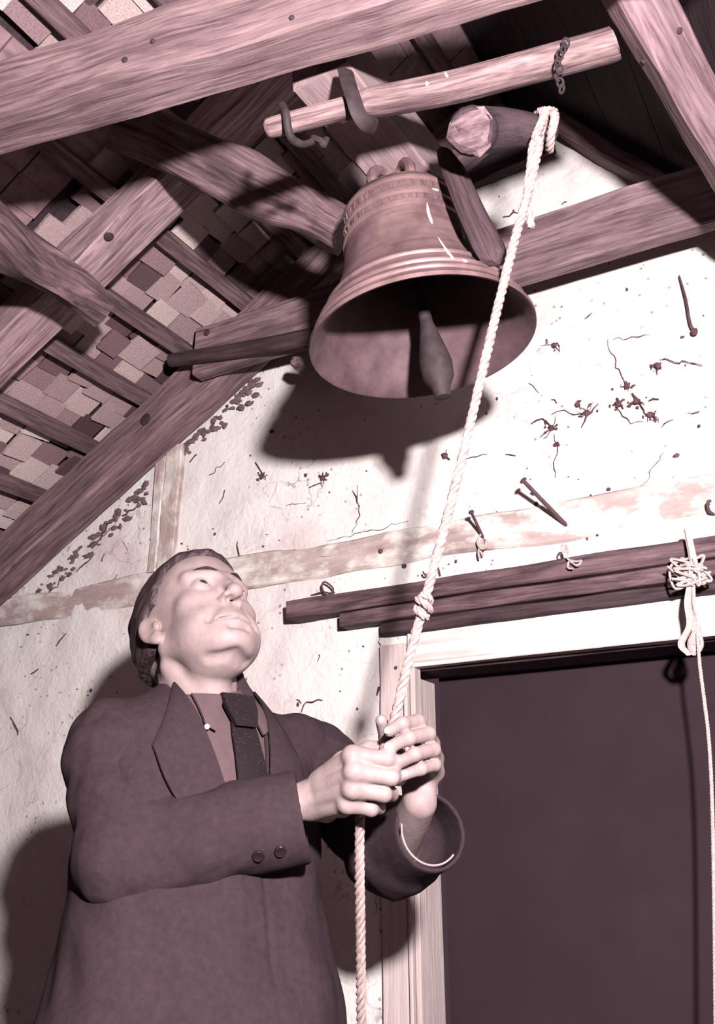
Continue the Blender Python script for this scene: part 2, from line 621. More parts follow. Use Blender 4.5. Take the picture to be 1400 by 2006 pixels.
# ---- gable wall: an uneven plaster face with the opening left out
def make_wall():
    xs = np.unique(np.concatenate([np.arange(-3.3, 1.6, 0.02), [DXL, DXR]]))
    nz = 170
    mb = MB()
    def col_top(x): return min(ztop_left(x) + 0.03, ztop_right(x) + 0.02)
    vs, fs, idx = [], [], {}
    rows = np.unique(np.concatenate([np.arange(FZ, 3.42, 0.02), [DZT]]))
    for i, x in enumerate(xs):
        for j, z in enumerate(rows):
            zz = min(z, col_top(x))
            e = 0.010 * fnoise((x, zz, 0), 3.0, 2.0) + 0.006 * fnoise((x, zz, 0), 9.0, 5.0) + 0.003 * fnoise((x, zz, 0), 24.0, 8.0)
            if abs(x - DXL) < 0.13 and z < 1.75 or z > DZT - 0.02 and z < 1.75 and x > DXL - 0.1: e = min(e, 0) * 0.3
            idx[i, j] = len(vs); vs.append((x, WY - e, zz))
    for i in range(len(xs) - 1):
        for j in range(len(rows) - 1):
            xm, zm = (xs[i] + xs[i + 1]) / 2, rows[j]
            if DXL - 1e-6 < xm < DXR and rows[j + 1] <= DZT + 1e-6: continue
            if rows[j] > col_top(xs[i]) and rows[j] > col_top(xs[i + 1]): continue
            fs.append((idx[i, j], idx[i + 1, j], idx[i + 1, j + 1], idx[i, j + 1]))
    w = link_mesh('wall_back', np.array(vs), fs, MAT['plaster'], sharp=None, origin=(0, 0, 0))
    tag(w, 'white limewashed gable wall with cracks and dark dirt spots', kind='structure')
    return w


wall = make_wall()
# body of the wall behind the plaster, so the opening has a real thickness
b = MB()
box_mb((-3.3, 2.22, FZ), (DXL - 0.06, 2.33, 1.75), b)
wb = b.build('wall_core', MAT['plaster_side'], wall, smooth=False)

# side walls, floor, back room
def struct_box(name, lo, hi, mat, label):
    o = box_mb(lo, hi).build(name, mat, smooth=False, origin=(0, 0, 0))
    return tag(o, label, kind='structure')


struct_box('wall_left', (-3.36, -1.2, FZ), (-3.3, 2.3, 1.9), MAT['blackroof'], 'low dark boarded eaves wall at the left')
struct_box('wall_right', (1.6, -1.2, FZ), (1.66, 2.3, 1.2), MAT['blackroof'], 'low dark boarded eaves wall at the right')
fl_o = tag(box_mb((-3.36, -1.2, FZ - 0.06), (1.66, 5.2, FZ - 0.03)).build('floor', MAT['darkwood'], smooth=False, origin=(0, 0, 0)), 'attic floor of wide boards', kind='structure')
x = -3.36
k = 0
while x < 1.6:
    w_ = 0.2 + 0.03 * rnd.random()
    bmb = MB()
    box_mb((x, -1.2, FZ - 0.03), (min(x + w_ - 0.006, 1.66), 5.2, FZ), bmb, seed=k * 1.7)
    bmb.g = [np.asarray(bmb.v[0])[:, [1, 0, 2]] + k * 1.3]
    bmb.build('floor_board', MAT['floor'], fl_o, smooth=False)
    x += w_; k += 1
# ---- roof: left slope of split shingles on battens, right slope of dark boards
BAT_S = [0.51 + 0.24 * 2, 0.51 + 0.24, 0.52, 0.30, 0.045, -0.205, -0.445, -0.70, -0.975, -1.22, -1.46]
def slab(P4, th, nrm_, mb):
    a = [np.asarray(p) for p in P4]; n_ = np.asarray(nrm_) * th
    v = a + [p + n_ for p in a]
    return mb.add(v, [(0, 1, 2, 3), (4, 5, 6, 7), (0, 1, 5, 4), (1, 2, 6, 5), (2, 3, 7, 6), (3, 0, 4, 7)])


SR = RIDGE_X * RC + ztop_left(RIDGE_X) * RS
b = MB()
slab([roofL(-1.9, -1.2, 0.085), roofL(SR + 0.1, -1.2, 0.085), roofL(SR + 0.1, 2.36, 0.085), roofL(-1.9, 2.36, 0.085)], 0.03, (NX, 0, NZ), b)
ceil = b.build('ceiling', MAT['blackroof'], smooth=False, origin=(0, 0, 0))
tag(ceil, 'open attic roof of shingles on battens', kind='structure')
for k, s in enumerate(BAT_S):
    ex = 0.01 * rnd.uniform(-1, 1)
    beam('batten', roofL(s, -0.6, 0.018), roofL(s + ex, 2.34, 0.018), 0.052, 0.036, MAT['batten'], ceil, up=(NX, 0, NZ), seg=14, wob=0.003, ch=0.003)
# shingles
def shingle_mesh(seed):
    r = random.Random(seed)
    bm = bmesh.new()
    w_, h_, t_ = 0.5, 0.5, 0.006
    pts = [(-w_, -h_ + r.uniform(-.06, .06)), (w_, -h_ + r.uniform(-.06, .06)), (w_ - r.uniform(0, .08), h_), (-w_ + r.uniform(0, .08), h_)]
    lo = [bm.verts.new((a, b_, -t_ * (1 + r.uniform(-.3, .3)))) for a, b_ in pts]
    hi = [bm.verts.new((a, b_, t_)) for a, b_ in pts]
    bm.faces.new(lo[::-1]); bm.faces.new(hi)
    for i in range(4): bm.faces.new((lo[i], lo[(i + 1) % 4], hi[(i + 1) % 4], hi[i]))
    me = bpy.data.meshes.new('shingle')
    bmesh.ops.bevel(bm, geom=list(bm.edges), offset=0.004, segments=1, affect='EDGES') if False else None
    bm.to_mesh(me); bm.free()
    me.materials.append(MAT['shingle'])
    return me


SH = [shingle_mesh(i) for i in range(6)]
ROWH = 0.083
nsh = 0
ang = math.atan(ROOF_M)
rest = MB()
s = -1.16
row = 0
while s < 0.86:
    y = 0.86 + rnd.random() * 0.08 if s > 0.2 else 1.36 - 0.25 * max(0, s) + rnd.random() * 0.08
    while y < 2.2:
        wd = rnd.uniform(0.075, 0.125)
        hgt = ROWH * rnd.uniform(1.0, 1.3)
        o = bpy.data.objects.new('shingle', SH[rnd.randrange(6)])
        COL.objects.link(o)
        o.parent = ceil
        c = roofL(s + rnd.uniform(-.012, .012), y + wd / 2, 0.052 + rnd.uniform(-0.007, 0.012))
        o.location = c
        o.rotation_euler = (rnd.uniform(-.05, .05), -ang + rnd.uniform(-0.10, 0.02), rnd.uniform(-.06, .06))
        o.scale = (hgt, wd - 0.004, 1.0)
        nsh += 1
        y += wd
    s += ROWH
    row += 1
print('shingles', nsh)
# the rest of the slope, out of view or hidden: real but joined
s = -1.85
while s < SR:
    y = -1.15
    while y < 2.3:
        wd = 0.12
        inside = (-1.2 < s < 0.83) and y + wd > (0.9 if s > 0.2 else 1.38)
        if not inside:
            c = [roofL(s - .045, y, .05), roofL(s + .045, y, .056), roofL(s + .045, y + wd - .005, .056), roofL(s - .045, y + wd - .005, .05)]
            slab(c, 0.01, (NX, 0, NZ), rest)
        y += wd
    s += 0.083
tag(rest.build('shingle_field', MAT['shingle'], ceil, smooth=False), kind='stuff')
# right slope
b = None
rn = nrm((1.2, 0, 1.0))
rd = nrm((1.0, 0, -1.2))
top = np.array([RIDGE_X - 0.04, 0, RIDGE_Z + 0.13])
y = -1.2
k = 0
s = 0.0
while s < 3.2:
    wdt = 0.19 + 0.03 * rnd.random()
    m_ = MB()
    a0 = top + rd * s; a1 = top + rd * (s + wdt - 0.004)
    slab([a0 + (0, -1.2, 0), a1 + (0, -1.2, 0), a1 + (0, 2.36, 0), a0 + (0, 2.36, 0)], 0.025, rn, m_)
    m_.g = [np.stack([m_.v[0][:, 1] + k * 1.9, m_.v[0] @ rd, m_.v[0] @ rn], 1)]
    m_.build('roof_board', MAT['blackroof'], ceil, smooth=False)
    s += wdt; k += 1

# ================================================================== TIMBERS
# gable rafter against the wall (left slope), two more rafters nearer the viewer
def rafterL(y0, y1, depth, s0, s1, mat, label, cat='rafter', seed=1.0):
    yc = (y0 + y1) / 2
    o = beam('rafter', roofL(s0, yc, -depth / 2), roofL(s1, yc, -depth / 2), y1 - y0, depth, mat, up=(NX, 0, NZ), seg=26, wob=0.006, ch=0.008, seed=seed)
    return tag(o, label, cat)


rafterL(2.075, 2.19, 0.165, -1.75, SR - 0.1, MAT['raftermain'], 'wide grey rafter climbing along the gable wall from the lower left edge')
rafterL(1.44, 1.575, 0.11, -1.75, 0.9, MAT['rafter'], 'pale rafter with a dark knot, passing above the round purlin at the left', seed=5.2)
tag(beam('rafter', roofL(-1.7, 0.42, -0.055), roofL(SR - 0.1, 0.42, -0.055), 0.13, 0.11, MAT['rafter'], up=(NX, 0, NZ), seg=20, wob=0.005), 'rafter overhead nearest the viewer, above the tie beam', 'rafter')

# purlin running toward the wall under the rafters, ending short
pa = P(-190, 330, 2.02); pb = P(196, 606, 2.5)
tag(beam('purlin', pa, pb, 0.185, 0.165, MAT['purlin'], seg=22, wob=0.014, ch=0.045, seed=12.0, w1=0.125, h1=0.105), 'thick dark rounded purlin ending in front of the shingles at the left', 'purlin')
# ragged board / brace left of the bell
pa = P(240, 235, 2.38); pb = P(668, 452, 2.14)
tag(beam('brace', pa, pb, 0.06, 0.155, MAT['purlin'], up=cv(.42, .9, .35), seg=24, wob=0.014, ch=0.010, seed=33.0, h1=0.10), 'ragged dark brace with a pale splintered upper edge left of the bell', 'brace')
for k, (xa, xb, za, zb) in enumerate(((-0.88, -0.57, 3.05, 3.16), (-0.82, -0.66, 3.17, 3.28))):  # dark boards added where the log and headstock shade the gable
    tag(beam('gable_shade_board', (xa, 2.165, (za + zb) / 2), (xb, 2.165, (za + zb) / 2 + .03), 0.03, zb - za, MAT['blackroof'], up=ZZ, seg=16, wob=0.008, ch=0.004, seed=95.0 + k), ('dark ragged board added for the shadow behind the cut log', 'dark board added for the shadow in the very peak of the gable')[k], 'board')
# tie beam across the top foreground
ta = P(-60, 232, 1.90); tb = P(1560, -262, 1.42)
tag(beam('tie_beam', ta, tb, 0.10, 0.148, MAT['beam'], up=cv(0.1, 0.93, -0.30), seg=40, wob=0.0035, ch=0.005, seed=3.0), 'heavy grey tie beam crossing the top left of the picture', 'beam')
# right brace descending at the upper right corner
ra = P(1205, -90, 1.62); rb = P(1475, 400, 1.98)
tag(beam('rafter', ra, rb, 0.095, 0.06, MAT['raftermain'], up=cv(.2, -.3, 1.0), seg=20, wob=0.004, ch=0.005, seed=21.0), 'brown rafter slanting down the upper right corner', 'rafter')
ra = P(1300, -40, 1.9); rb = P(1420, 60, 2.0)
tag(beam('roof_strut', ra, rb, 0.05, 0.03, MAT['tie'], up=cv(.2, -.3, 1.0), seg=8, wob=0.003), 'short light strut behind the upper right rafter', 'strut')
# verge rafter on the right slope, where the plaster meets the dark roof
va = W(1082, 238, 0.05); vb = W(1385, 418, 0.05)
tag(beam('verge_rafter', va, vb, 0.09, 0.05, MAT['tie'], up=cv(.5, .85, 0), seg=18, wob=0.010, ch=0.008, seed=41.0), 'uneven brown rafter along the top edge of the plaster, right of the rope knot', 'rafter')
# wall tie: plank in front of the gable wall, passing behind the bell
def wp(x, z, y): return np.array([x, y, z])
t0 = W(395, 655, 0.16); t1 = W(1480, 428, 0.16)
tag(beam('wall_tie', (t0[0], 2.035, 2.665), (0.25, 2.035, 2.655), 0.05, 0.175, MAT['tie'], up=ZZ, seg=30, wob=0.004, ch=0.004, seed=52.0), 'long horizontal timber across the wall behind the bell', 'beam')
c0 = W(985, 500, 0.14); c1 = W(1065, 482, 0.14)
tag(beam('wood_chip', c0, c1, 0.03, 0.016, MAT['darkwood'], seg=4, wob=0.002, ch=0.002), 'small dark wood slip lying on top of the horizontal wall timber', 'wedge')
# dark pole below the tie on the left
q0 = W(336, 706, 0.20); q1 = W(640, 655, 0.20)
tag(tube_mb(smooth_path([q0, (q0 + q1) / 2 + (0, 0, -.006), q1], 16), np.linspace(0.024, 0.03, 16), 10).build('pole', MAT['darkwood'], sharp=50), 'dark round pole with a blunt end under the wall timber left of the bell', 'pole')
q = W(583, 712, 0.18)
tag(blob_mb(q, (0.02, 0.03, 0.018), rough=0.3, seed=4).build('peg', MAT['pole']), 'short wooden peg poking out under the dark pole, left of the bell mouth', 'peg')

# whitewashed timbers let into the wall
def flush(name, pts, yy, th, mat, label_parent=wall, seed=0.0):
    x0, x1 = sorted((pts[0][0], pts[1][0])); z0, z1 = sorted((pts[0][2], pts[1][2]))
    return beam(name, (x0, yy + th / 2, (z0 + z1) / 2), (x1, yy + th / 2, (z0 + z1) / 2), th, z1 - z0, mat, label_parent, up=ZZ, seg=40, wob=0.004, ch=0.004, seed=seed)


def M_worn_lime():
    t = NT('worn_limewashed_timber', 0.9, 0.1)
    n = t.noise(t.coords('gco', (1.3, 2.2, 2.2)), 6.0, 9.0, 0.68, 0.2)
    g = t.noise(t.coords('gco', (2, 12, 12)), 3.0, 6.0, 0.65)
    m = t.ramp(n, [(0.44, BK), (0.62, BW)])
    c = t.mix(m, t.ramp(g, [(0.3, srgb(172, 142, 140)), (0.7, srgb(212, 184, 178))]), srgb(246, 234, 226))
    t.color(c)
    t.bump(t.math('ADD', n, g), 0.5, 0.005)
    return t.m


MAT['wornlime'] = M_worn_lime()
beam('wall_plate', (-3.0, WY + 0.012, 1.955), (0.3, WY + 0.012, 1.935), 0.045, 0.105, MAT['wornlime'], wall, up=ZZ, seg=110, wob=0.009, ch=0.006, seed=8.0)
for (ua, ub, sd) in ((302, 320, 61.0), (322, 352, 64.0)):
    xa, xb = W(ua, 1000)[0], W(ub, 1000)[0]
    xc = (xa + xb) / 2
    beam('post', (xc, WY + 0.006, 2.0), (xc + 0.004, WY + 0.006, 2.44), xb - xa, 0.05, MAT['wornlime'], wall, up=(0, 1, 0), seg=16, wob=0.004, ch=0.004, seed=sd)

# dark moulded rail over the opening
rail = MB()
RX0, RX1 = W(575, 1190, 0.05)[0], 0.35
def rail_piece(y0, y1, z0, z1, sd, uleft):
    RX0 = W(uleft, 1200, WY - y0)[0]
    m_ = beam_mb((RX0, (y0 + y1) / 2, (z0 + z1) / 2), (RX1, (y0 + y1) / 2, (z0 + z1) / 2 + 0.004), abs(y1 - y0), z1 - z0, up=ZZ, seg=44, wob=0.003, ch=0.003, seed=sd)
    return m_


rr = empty('rail', ((RX0 + RX1) / 2, WY - 0.04, 1.7))
rail_piece(2.125, 2.2, 1.765, 1.815, 71.0, 560).build('upper_moulding', MAT['rail'], rr, sharp=28)
rail_piece(2.14, 2.2, 1.725, 1.7635, 74.0, 665).build('middle_moulding', MAT['rail'], rr, sharp=28)
rail_piece(2.155, 2.2, 1.692, 1.7235, 77.0, 745).build('lower_moulding', MAT['darkwood'], rr, sharp=28)
tag(rr, 'dark moulded wooden rail across the wall above the opening', 'rail')

# door frame
d = empty('door_1', (DXL, WY, 0)); tag(d, 'dark doorway with a pale wooden frame at the lower right', kind='structure')
xpl = W(748, 1400)[0]
beam('side_board', ((xpl + DXL) / 2 - 0.012, WY - 0.006, FZ), ((xpl + DXL) / 2 - 0.012, WY - 0.006, 1.668), DXL - xpl - 0.03, 0.03, MAT['frame'], d, up=(0, -1, 0), seg=20, wob=0.002, ch=0.003, seed=81.0)
for xo, wdt, pr, sd in ((DXL - 0.021, 0.011, 0.020, 82.0), (DXL - 0.006, 0.014, 0.010, 83.0)):
    beam('moulding', (xo, WY - pr / 2, FZ), (xo, WY - pr / 2, 1.61), wdt, 0.03 + pr, MAT['frame'], d, up=(0, -1, 0), seg=14, wob=0.001, ch=0.003, seed=sd)
beam('jamb', (DXL - 0.014, WY + 0.055, FZ), (DXL - 0.014, WY + 0.055, 1.575), 0.03, 0.10, MAT['frame'], d, up=(0, -1, 0), seg=14, wob=0.0015, ch=0.003, seed=84.0)
beam('lintel', (DXL - 0.02, WY - 0.004, 1.655), (0.35, WY - 0.004, 1.655), 0.03, 0.085, MAT['lintel'], d, up=ZZ, seg=30, wob=0.002, ch=0.003, seed=85.0)
beam('lintel_moulding', (DXL - 0.02, WY - 0.012, 1.606), (0.35, WY - 0.012, 1.606), 0.035, 0.012, MAT['lintel'], d, up=ZZ, seg=20, wob=0.001, ch=0.002, seed=86.0)
beam('lintel_core', (DXL - 0.06, WY + 0.075, 1.66), (0.35, WY + 0.075, 1.66), 0.12, 0.13, MAT['darkwood'], d, up=ZZ, seg=4, seed=87.0)
beam('added_opening_panel', (DXL - 0.02, WY + 0.19, 0.85), (0.3, WY + 0.19, 0.85), 0.03, 1.75 - FZ, MAT['backroom'], d, up=ZZ, seg=10, wob=0.001, ch=0.003, seed=90.0)  # dark panel added in place of the unlit room beyond
tag(d.children[-1], 'plain dark panel added for the unlit space behind the opening')
q = W(770, 1748, 0.022)
m_ = MB(); lathe_mb([(0.0, -.002), (0.010, -.002), (0.011, 0.003), (0.008, 0.006), (0.0, 0.006)], q, (0, -1, 0), 16, m_)
for v_ in m_.v: v_[:, 2] = q[2] + (v_[:, 2] - q[2]) * 1.9
m_.build('latch_hole', MAT['iron'], d)
tag(d.children[-1], 'dark oval latch on the door board')
q = W(775, 1308, 0.022)
blob_mb(q, (.005, .004, .005), nu=8, nv=5).build('nail_head', MAT['nail'], d)

# cracks, roots and flakes on the plaster: real little strips and lumps, joined
def crack(mb, pts, w0, off=0.002, jag=4.0, blob=False):
    pts2 = []
    for (a, b_), (c_, d_) in zip(pts[:-1], pts[1:]):
        n_ = max(2, int(math.hypot(c_ - a, d_ - b_) / 9))
        for i in range(n_):
            t_ = i / n_
            pts2.append((a + (c_ - a) * t_ + rnd.uniform(-jag, jag) * (0 if i == 0 else 1), b_ + (d_ - b_) * t_ + rnd.uniform(-jag, jag) * (0 if i == 0 else 1)))
    pts2.append(pts[-1])
    path = np.array([W(u_, v_, off + 0.004) for u_, v_ in pts2])
    n_ = len(path)
    r_ = np.array([w0 * (0.35 + 0.65 * math.sin(math.pi * (i + 0.6) / (n_ + 0.2))) * rnd.uniform(0.6, 1.3) for i in range(n_)])
    tube_mb(path, np.maximum(r_, 0.0006), 5, mb, flat=0.6)


cr = MB()
CRACKS = [
    ([(1190, 665), (1195, 690), (1222, 745), (1232, 765)], .0022), ([(1238, 770), (1255, 795), (1262, 810), (1283, 820)], .004),
    ([(1040, 830), (1062, 820), (1080, 836)], .005), ([(1085, 850), (1092, 880), (1084, 905), (1087, 935)], .002),
    ([(1080, 812), (1105, 803), (1128, 812)], .0022), ([(1138, 838), (1148, 815), (1172, 790)], .004), ([(1150, 800), (1158, 790)], .004),
    ([(1200, 665), (1250, 660), (1275, 655)], .0014), ([(1290, 705), (1312, 706), (1375, 716)], .0028), ([(1275, 722), (1290, 712)], .003),
    ([(1300, 885), (1278, 915), (1265, 945), (1252, 958)], .0017), ([(1295, 838), (1318, 822)], .0026), ([(1345, 808), (1370, 806)], .002),
    ([(1145, 625), (1160, 612)], .003), ([(1060, 678), (1092, 672), (1096, 690)], .003), ([(1035, 750), (1055, 770)], .0022), ([(1080, 783), (1090, 790)], .004),
    ([(1270, 785), (1290, 782)], .004), ([(1208, 780), (1220, 800)], .006), ([(1205, 798), (1235, 830), (1260, 826)], .002),
    ([(700, 950), (705, 1010), (690, 1045)], .0016), ([(500, 905), (512, 925), (520, 940)], .003), ([(625, 930), (640, 940)], .006), ([(630, 945), (605, 955)], .002),
    ([(900, 905), (925, 895), (955, 890)], .0018), ([(865, 890), (880, 900)], .005), ([(990, 890), (1010, 893)], .003),
    ([(465, 1060), (468, 1085), (462, 1100)], .0035), ([(468, 1088), (490, 1090), (505, 1095)], .003), ([(455, 1100), (450, 1115)], .0025),
    ([(560, 1105), (600, 1098), (700, 1080)], .002), ([(640, 1060), (720, 1040), (800, 1020)], .0012), ([(560, 990), (600, 985)], .0014),
    ([(590, 1395), (600, 1375), (632, 1372)], .0030), ([(625, 1282), (622, 1295)], .003), ([(580, 1370), (590, 1378)], .002),
    ([(700, 985), (690, 960)], .002), ([(440, 960), (430, 985)], .003), ([(385, 890), (372, 905)], .004), ([(410, 930), (440, 905)], .002),
    ([(1225, 1215), (1240, 1222), (1300, 1225)], .0018), ([(1222, 1205), (1228, 1225)], .003), ([(820, 1228), (870, 1235), (800, 1268)], .0016),
    ([(742, 1345), (738, 1362)], .005), ([(738, 1410), (745, 1425)], .006), ([(745, 1245), (748, 1330)], .0022), ([(930, 1270), (945, 1255)], .0016),
    ([(735, 1700), (738, 1790)], .0015), ([(20, 1405), (35, 1440)], .004), ([(110, 1265), (130, 1240)], .003), ([(60, 1320), (75, 1310)], .0025),
    ([(190, 1060), (200, 1045), (225, 1015)], .004), ([(180, 1075), (230, 1020)], .002), ([(240, 1010), (270, 990)], .005), ([(205, 1085), (200, 1100)], .004),
    ([(230, 1125), (222, 1140)], .002), ([(150, 1120), (180, 1090)], .0035), ([(95, 1160), (140, 1120)], .003), ([(250, 1080), (240, 1060)], .0014),
    ([(1100, 400), (1110, 395)], .003), ([(1080, 420), (1075, 430)], .004), ([(1150, 430), (1155, 424)], .003), ([(1205, 400), (1210, 410)], .004), ([(1235, 400), (1290, 420)], .002),
    ([(1255, 385), (1285, 392), (1305, 398)], .005), ([(985, 425), (1005, 415), (1025, 418)], .004), ([(1240, 1110), (1225, 1090)], .002),
]
for pts, w0 in CRACKS: crack(cr, pts, w0)
def tuft(mb, u_, v_, r_px, n_, w_=.0016):
    c = W(u_, v_, .01)
    blob_mb(c, (.008, .005, .008), mb, rough=.6, seed=u_ * .1, nu=8, nv=6)
    for _ in range(n_ + 3):
        a = rnd.uniform(0, 6.28); rr_ = r_px * .8 * rnd.random()
        blob_mb(W(u_ + math.cos(a) * rr_, v_ + math.sin(a) * rr_ * .8, .004), (rnd.uniform(.002, .006), .003, rnd.uniform(.002, .005)), mb, rough=.7, seed=a, nu=6, nv=4)
    for _ in range(max(2, n_ // 2)):
        a = rnd.uniform(0, 6.28); rr_ = r_px * rnd.uniform(.3, 1.0)
        e = W(u_ + math.cos(a) * rr_, v_ + math.sin(a) * rr_, rnd.uniform(.002, .02))
        m = (c + e) / 2 + np.array([rnd.uniform(-.01, .01), 0, rnd.uniform(-.01, .01)])
        pth = smooth_path([c, m, e], 6)
        tube_mb(pth, np.linspace(w_, w_ * .4, 6), 4, mb)


for t_ in ((1080, 838, 30, 7), (1150, 808, 34, 8), (1228, 755, 18, 4), (1210, 792, 22, 7), (1272, 812, 26, 6), (1085, 676, 24, 5), (1288, 716, 20, 4), (870, 893, 18, 4), (632, 936, 20, 5), (512, 934, 16, 4), (1245, 785, 24, 5), (745, 1080, 22, 6), (1130, 792, 16, 3)):
    tuft(cr, *t_)
for _ in range(230):                            # specks and pits
    u_, v_ = rnd.uniform(20, 1395), rnd.uniform(380, 1420)
    q = W(u_, v_, 0.003)
    if q[2] > min(ztop_left(q[0]), ztop_right(q[0])) - 0.15 or q[2] < 1.3 or (q[0] > DXL - .12 and q[2] < 1.83): continue
    sz = 0.0015 + 0.0045 * rnd.random() ** 3
    blob_mb(q + (0, 0.002, 0), (sz * rnd.uniform(.7, 2), .004, sz * rnd.uniform(.7, 1.6)), cr, rough=.5, seed=u_, nu=6, nv=4)
tag(cr.build('crack', MAT['dirt'], wall), 'dark cracks, fibres and specks on the plaster', kind='stuff')
# brown lumps standing in for the shade under the gable rafter
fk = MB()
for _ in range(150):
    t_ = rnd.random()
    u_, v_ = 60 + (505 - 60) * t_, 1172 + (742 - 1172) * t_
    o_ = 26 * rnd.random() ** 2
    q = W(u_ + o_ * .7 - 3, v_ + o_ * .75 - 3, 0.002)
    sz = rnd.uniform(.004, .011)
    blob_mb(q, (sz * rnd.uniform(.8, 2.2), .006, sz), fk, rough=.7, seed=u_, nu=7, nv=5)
tag(fk.build('rafter_shade', MAT['stain_shade'], wall), 'ragged brown lumps standing in for the shade under the rafter', kind='stuff')

# ---- nails, hooks and cords on the wall
def nail(base_uv, tip_uv, length, label, r=.0065, head=True, bend=None):
    a = W(*base_uv)
    # end at the depth giving the wanted length
    best = None
    for dd in np.linspace(1.6, 3.2, 1601):
        q = P(tip_uv[0], tip_uv[1], dd)
        if q[1] < a[1] - 0.01:
            e = abs(np.linalg.norm(q - a) - length)
            if best is None or e < best[0]: best = (e, q)
    q = best[1]
    m_ = MB()
    dirn = nrm(q - a)
    p_ = [a - dirn * 0.02, a, a + (q - a) * .5 + ((0, 0, 0) if bend is None else np.array(bend)), q]
    tube_mb(smooth_path(p_, 14), np.linspace(r * 1.0, r * .8, 14), 8, m_)
    o = m_.build('nail', MAT['nail'], origin=a)
    if head:
        h_ = MB()
        lathe_mb([(0, -.002), (r * 1.5, -.001), (r * 1.55, .003), (r * .9, .005), (0, .0055)], q, dirn, 12, h_)
        h_.build('nail_head', MAT['nail'], o)
    return tag(o, label, 'nail', 'large nails in the wall')


nail((1113, 1034), (1025, 942), 0.17, 'longest iron nail sticking out of the white wall right of the rope')
nail((950, 1062), (923, 1004), 0.10, 'shorter iron nail with a scrap of cord, left of the longest nail', r=.005)
m_ = MB()
c = W(945, 1058, .03)
for k in range(3):
    a = rnd.uniform(0, 3)
    pts = [c + np.array([.012 * math.cos(a + q * 1.3), -.01 * math.sin(q), .018 * math.sin(a + q * 1.3) - .004 * q]) for q in range(7)]
    tube_mb(smooth_path(pts, 28), .0028, 5, m_)
tube_mb(smooth_path([c, c + (-.012, -.004, -.03), c + (-.008, -.006, -.05)], 8), .003, 5, m_)
tag(m_.build('cord_scrap', MAT['cord']), 'scrap of cord knotted round the shorter nail', 'cord')

def hook(pts_uv, offs, r, label, name='hook', mat='nail'):
    pts = [W(u_, v_, o_) for (u_, v_), o_ in zip(pts_uv, offs)]
    m_ = MB(); tube_mb(smooth_path(pts, 30), r, 6, m_)
    return tag(m_.build(name, MAT[mat]), label, 'hook' if name == 'hook' else 'cord')


hook([(609, 1167), (632, 1160), (648, 1162), (652, 1152), (636, 1140), (630, 1150), (640, 1166), (655, 1160)], [0, .02, .03, .03, .03, .03, .03, .03], .0028, 'small bent wire hook on the wall above the left end of the dark rail')
hook([(862, 1128), (855, 1105), (848, 1112), (834, 1126), (828, 1120)], [0, .02, .03, .03, .03], .0028, 'small bent hook just right of the bell rope above the dark rail')
hook([(1400, 1010), (1388, 1000), (1386, 985), (1392, 980)], [0, .03, .04, .04], .004, 'iron hook at the right edge of the wall')
# little loops of cord hanging on the rail
c = W(1110, 1088, .08)
m_ = MB()
lp = [(1106, 1070), (1108, 1082), (1100, 1075), (1106, 1066), (1112, 1078), (1112, 1095), (1128, 1100), (1138, 1098), (1130, 1108), (1115, 1100), (1112, 1112), (1122, 1114)]
tube_mb(smooth_path([W(u_, v_, .085 + .004 * (i % 3)) for i, (u_, v_) in enumerate(lp)], 70), .0026, 5, m_)
tag(m_.build('cord_loop', MAT['cord']), 'small pale cord loop hanging on a nail at the middle of the dark rail', 'cord')
# twig hanging off the wall on the right
m_ = MB()
tube_mb(smooth_path([W(1330, 540, .02), W(1343, 585, .03), W(1352, 635, .02), W(1362, 650, .01)], 20), np.linspace(.0025, .005, 20), 6, m_)
blob_mb(W(1360, 650, .015), (.010, .006, .010), m_, rough=.5, nu=8, nv=6)
tag(m_.build('twig', MAT['dirt']), 'thin brown twig hanging down the wall under the timber at the right', 'twig')

# peg with tangled cord at the right edge
pg = empty('cord_bundle', W(1355, 1110, .1))
tag(pg, 'tangle of pale cord hung on a wooden peg at the right edge of the rail', 'cord')
tube_mb(smooth_path([W(1345, 1038, .10), W(1352, 1070, .11), W(1360, 1110, .12)], 12), np.linspace(.008, .0095, 12), 8).build('peg', MAT['frame'], pg)
m_ = MB()
c = W(1352, 1122, .115)
for k in range(7):
    ph = rnd.uniform(0, 6.28)
    pts = [c + np.array([rnd.uniform(-.045, .045), rnd.uniform(-.02, .015), rnd.uniform(-.038, .038)]) for _ in range(7)]
    tube_mb(smooth_path(pts, 46), .0032, 5, m_)
m_.build('tangle', MAT['cord'], pg)
m_ = MB()
for k in range(10):
    du = rnd.uniform(-15, 13)
    pts = [W(1355 + du * .4, 1130, .12), W(1352 + du, 1180, .12 + rnd.uniform(-.01, .01)), W(1358 + du * 1.2, 1225, .12), W(1352 + du * 1.5 + (12 if k % 2 else -8), 1262, .115), W(1357 + du, 1283, .11)]
    tube_mb(smooth_path(pts, 26), .0042, 5, m_)
m_.build('hank', MAT['cord'], pg)
rope_mb(smooth_path([W(1366, 1240, .125), W(1370, 1300, .13), W(1380, 1380, .13), W(1388, 1450, .13), W(1394, 1560, .13), W(1398, 1750, .13), W(1402, 2100, .13)], 60), .0038, .02).build('hanging_end', MAT['cord'], pg)

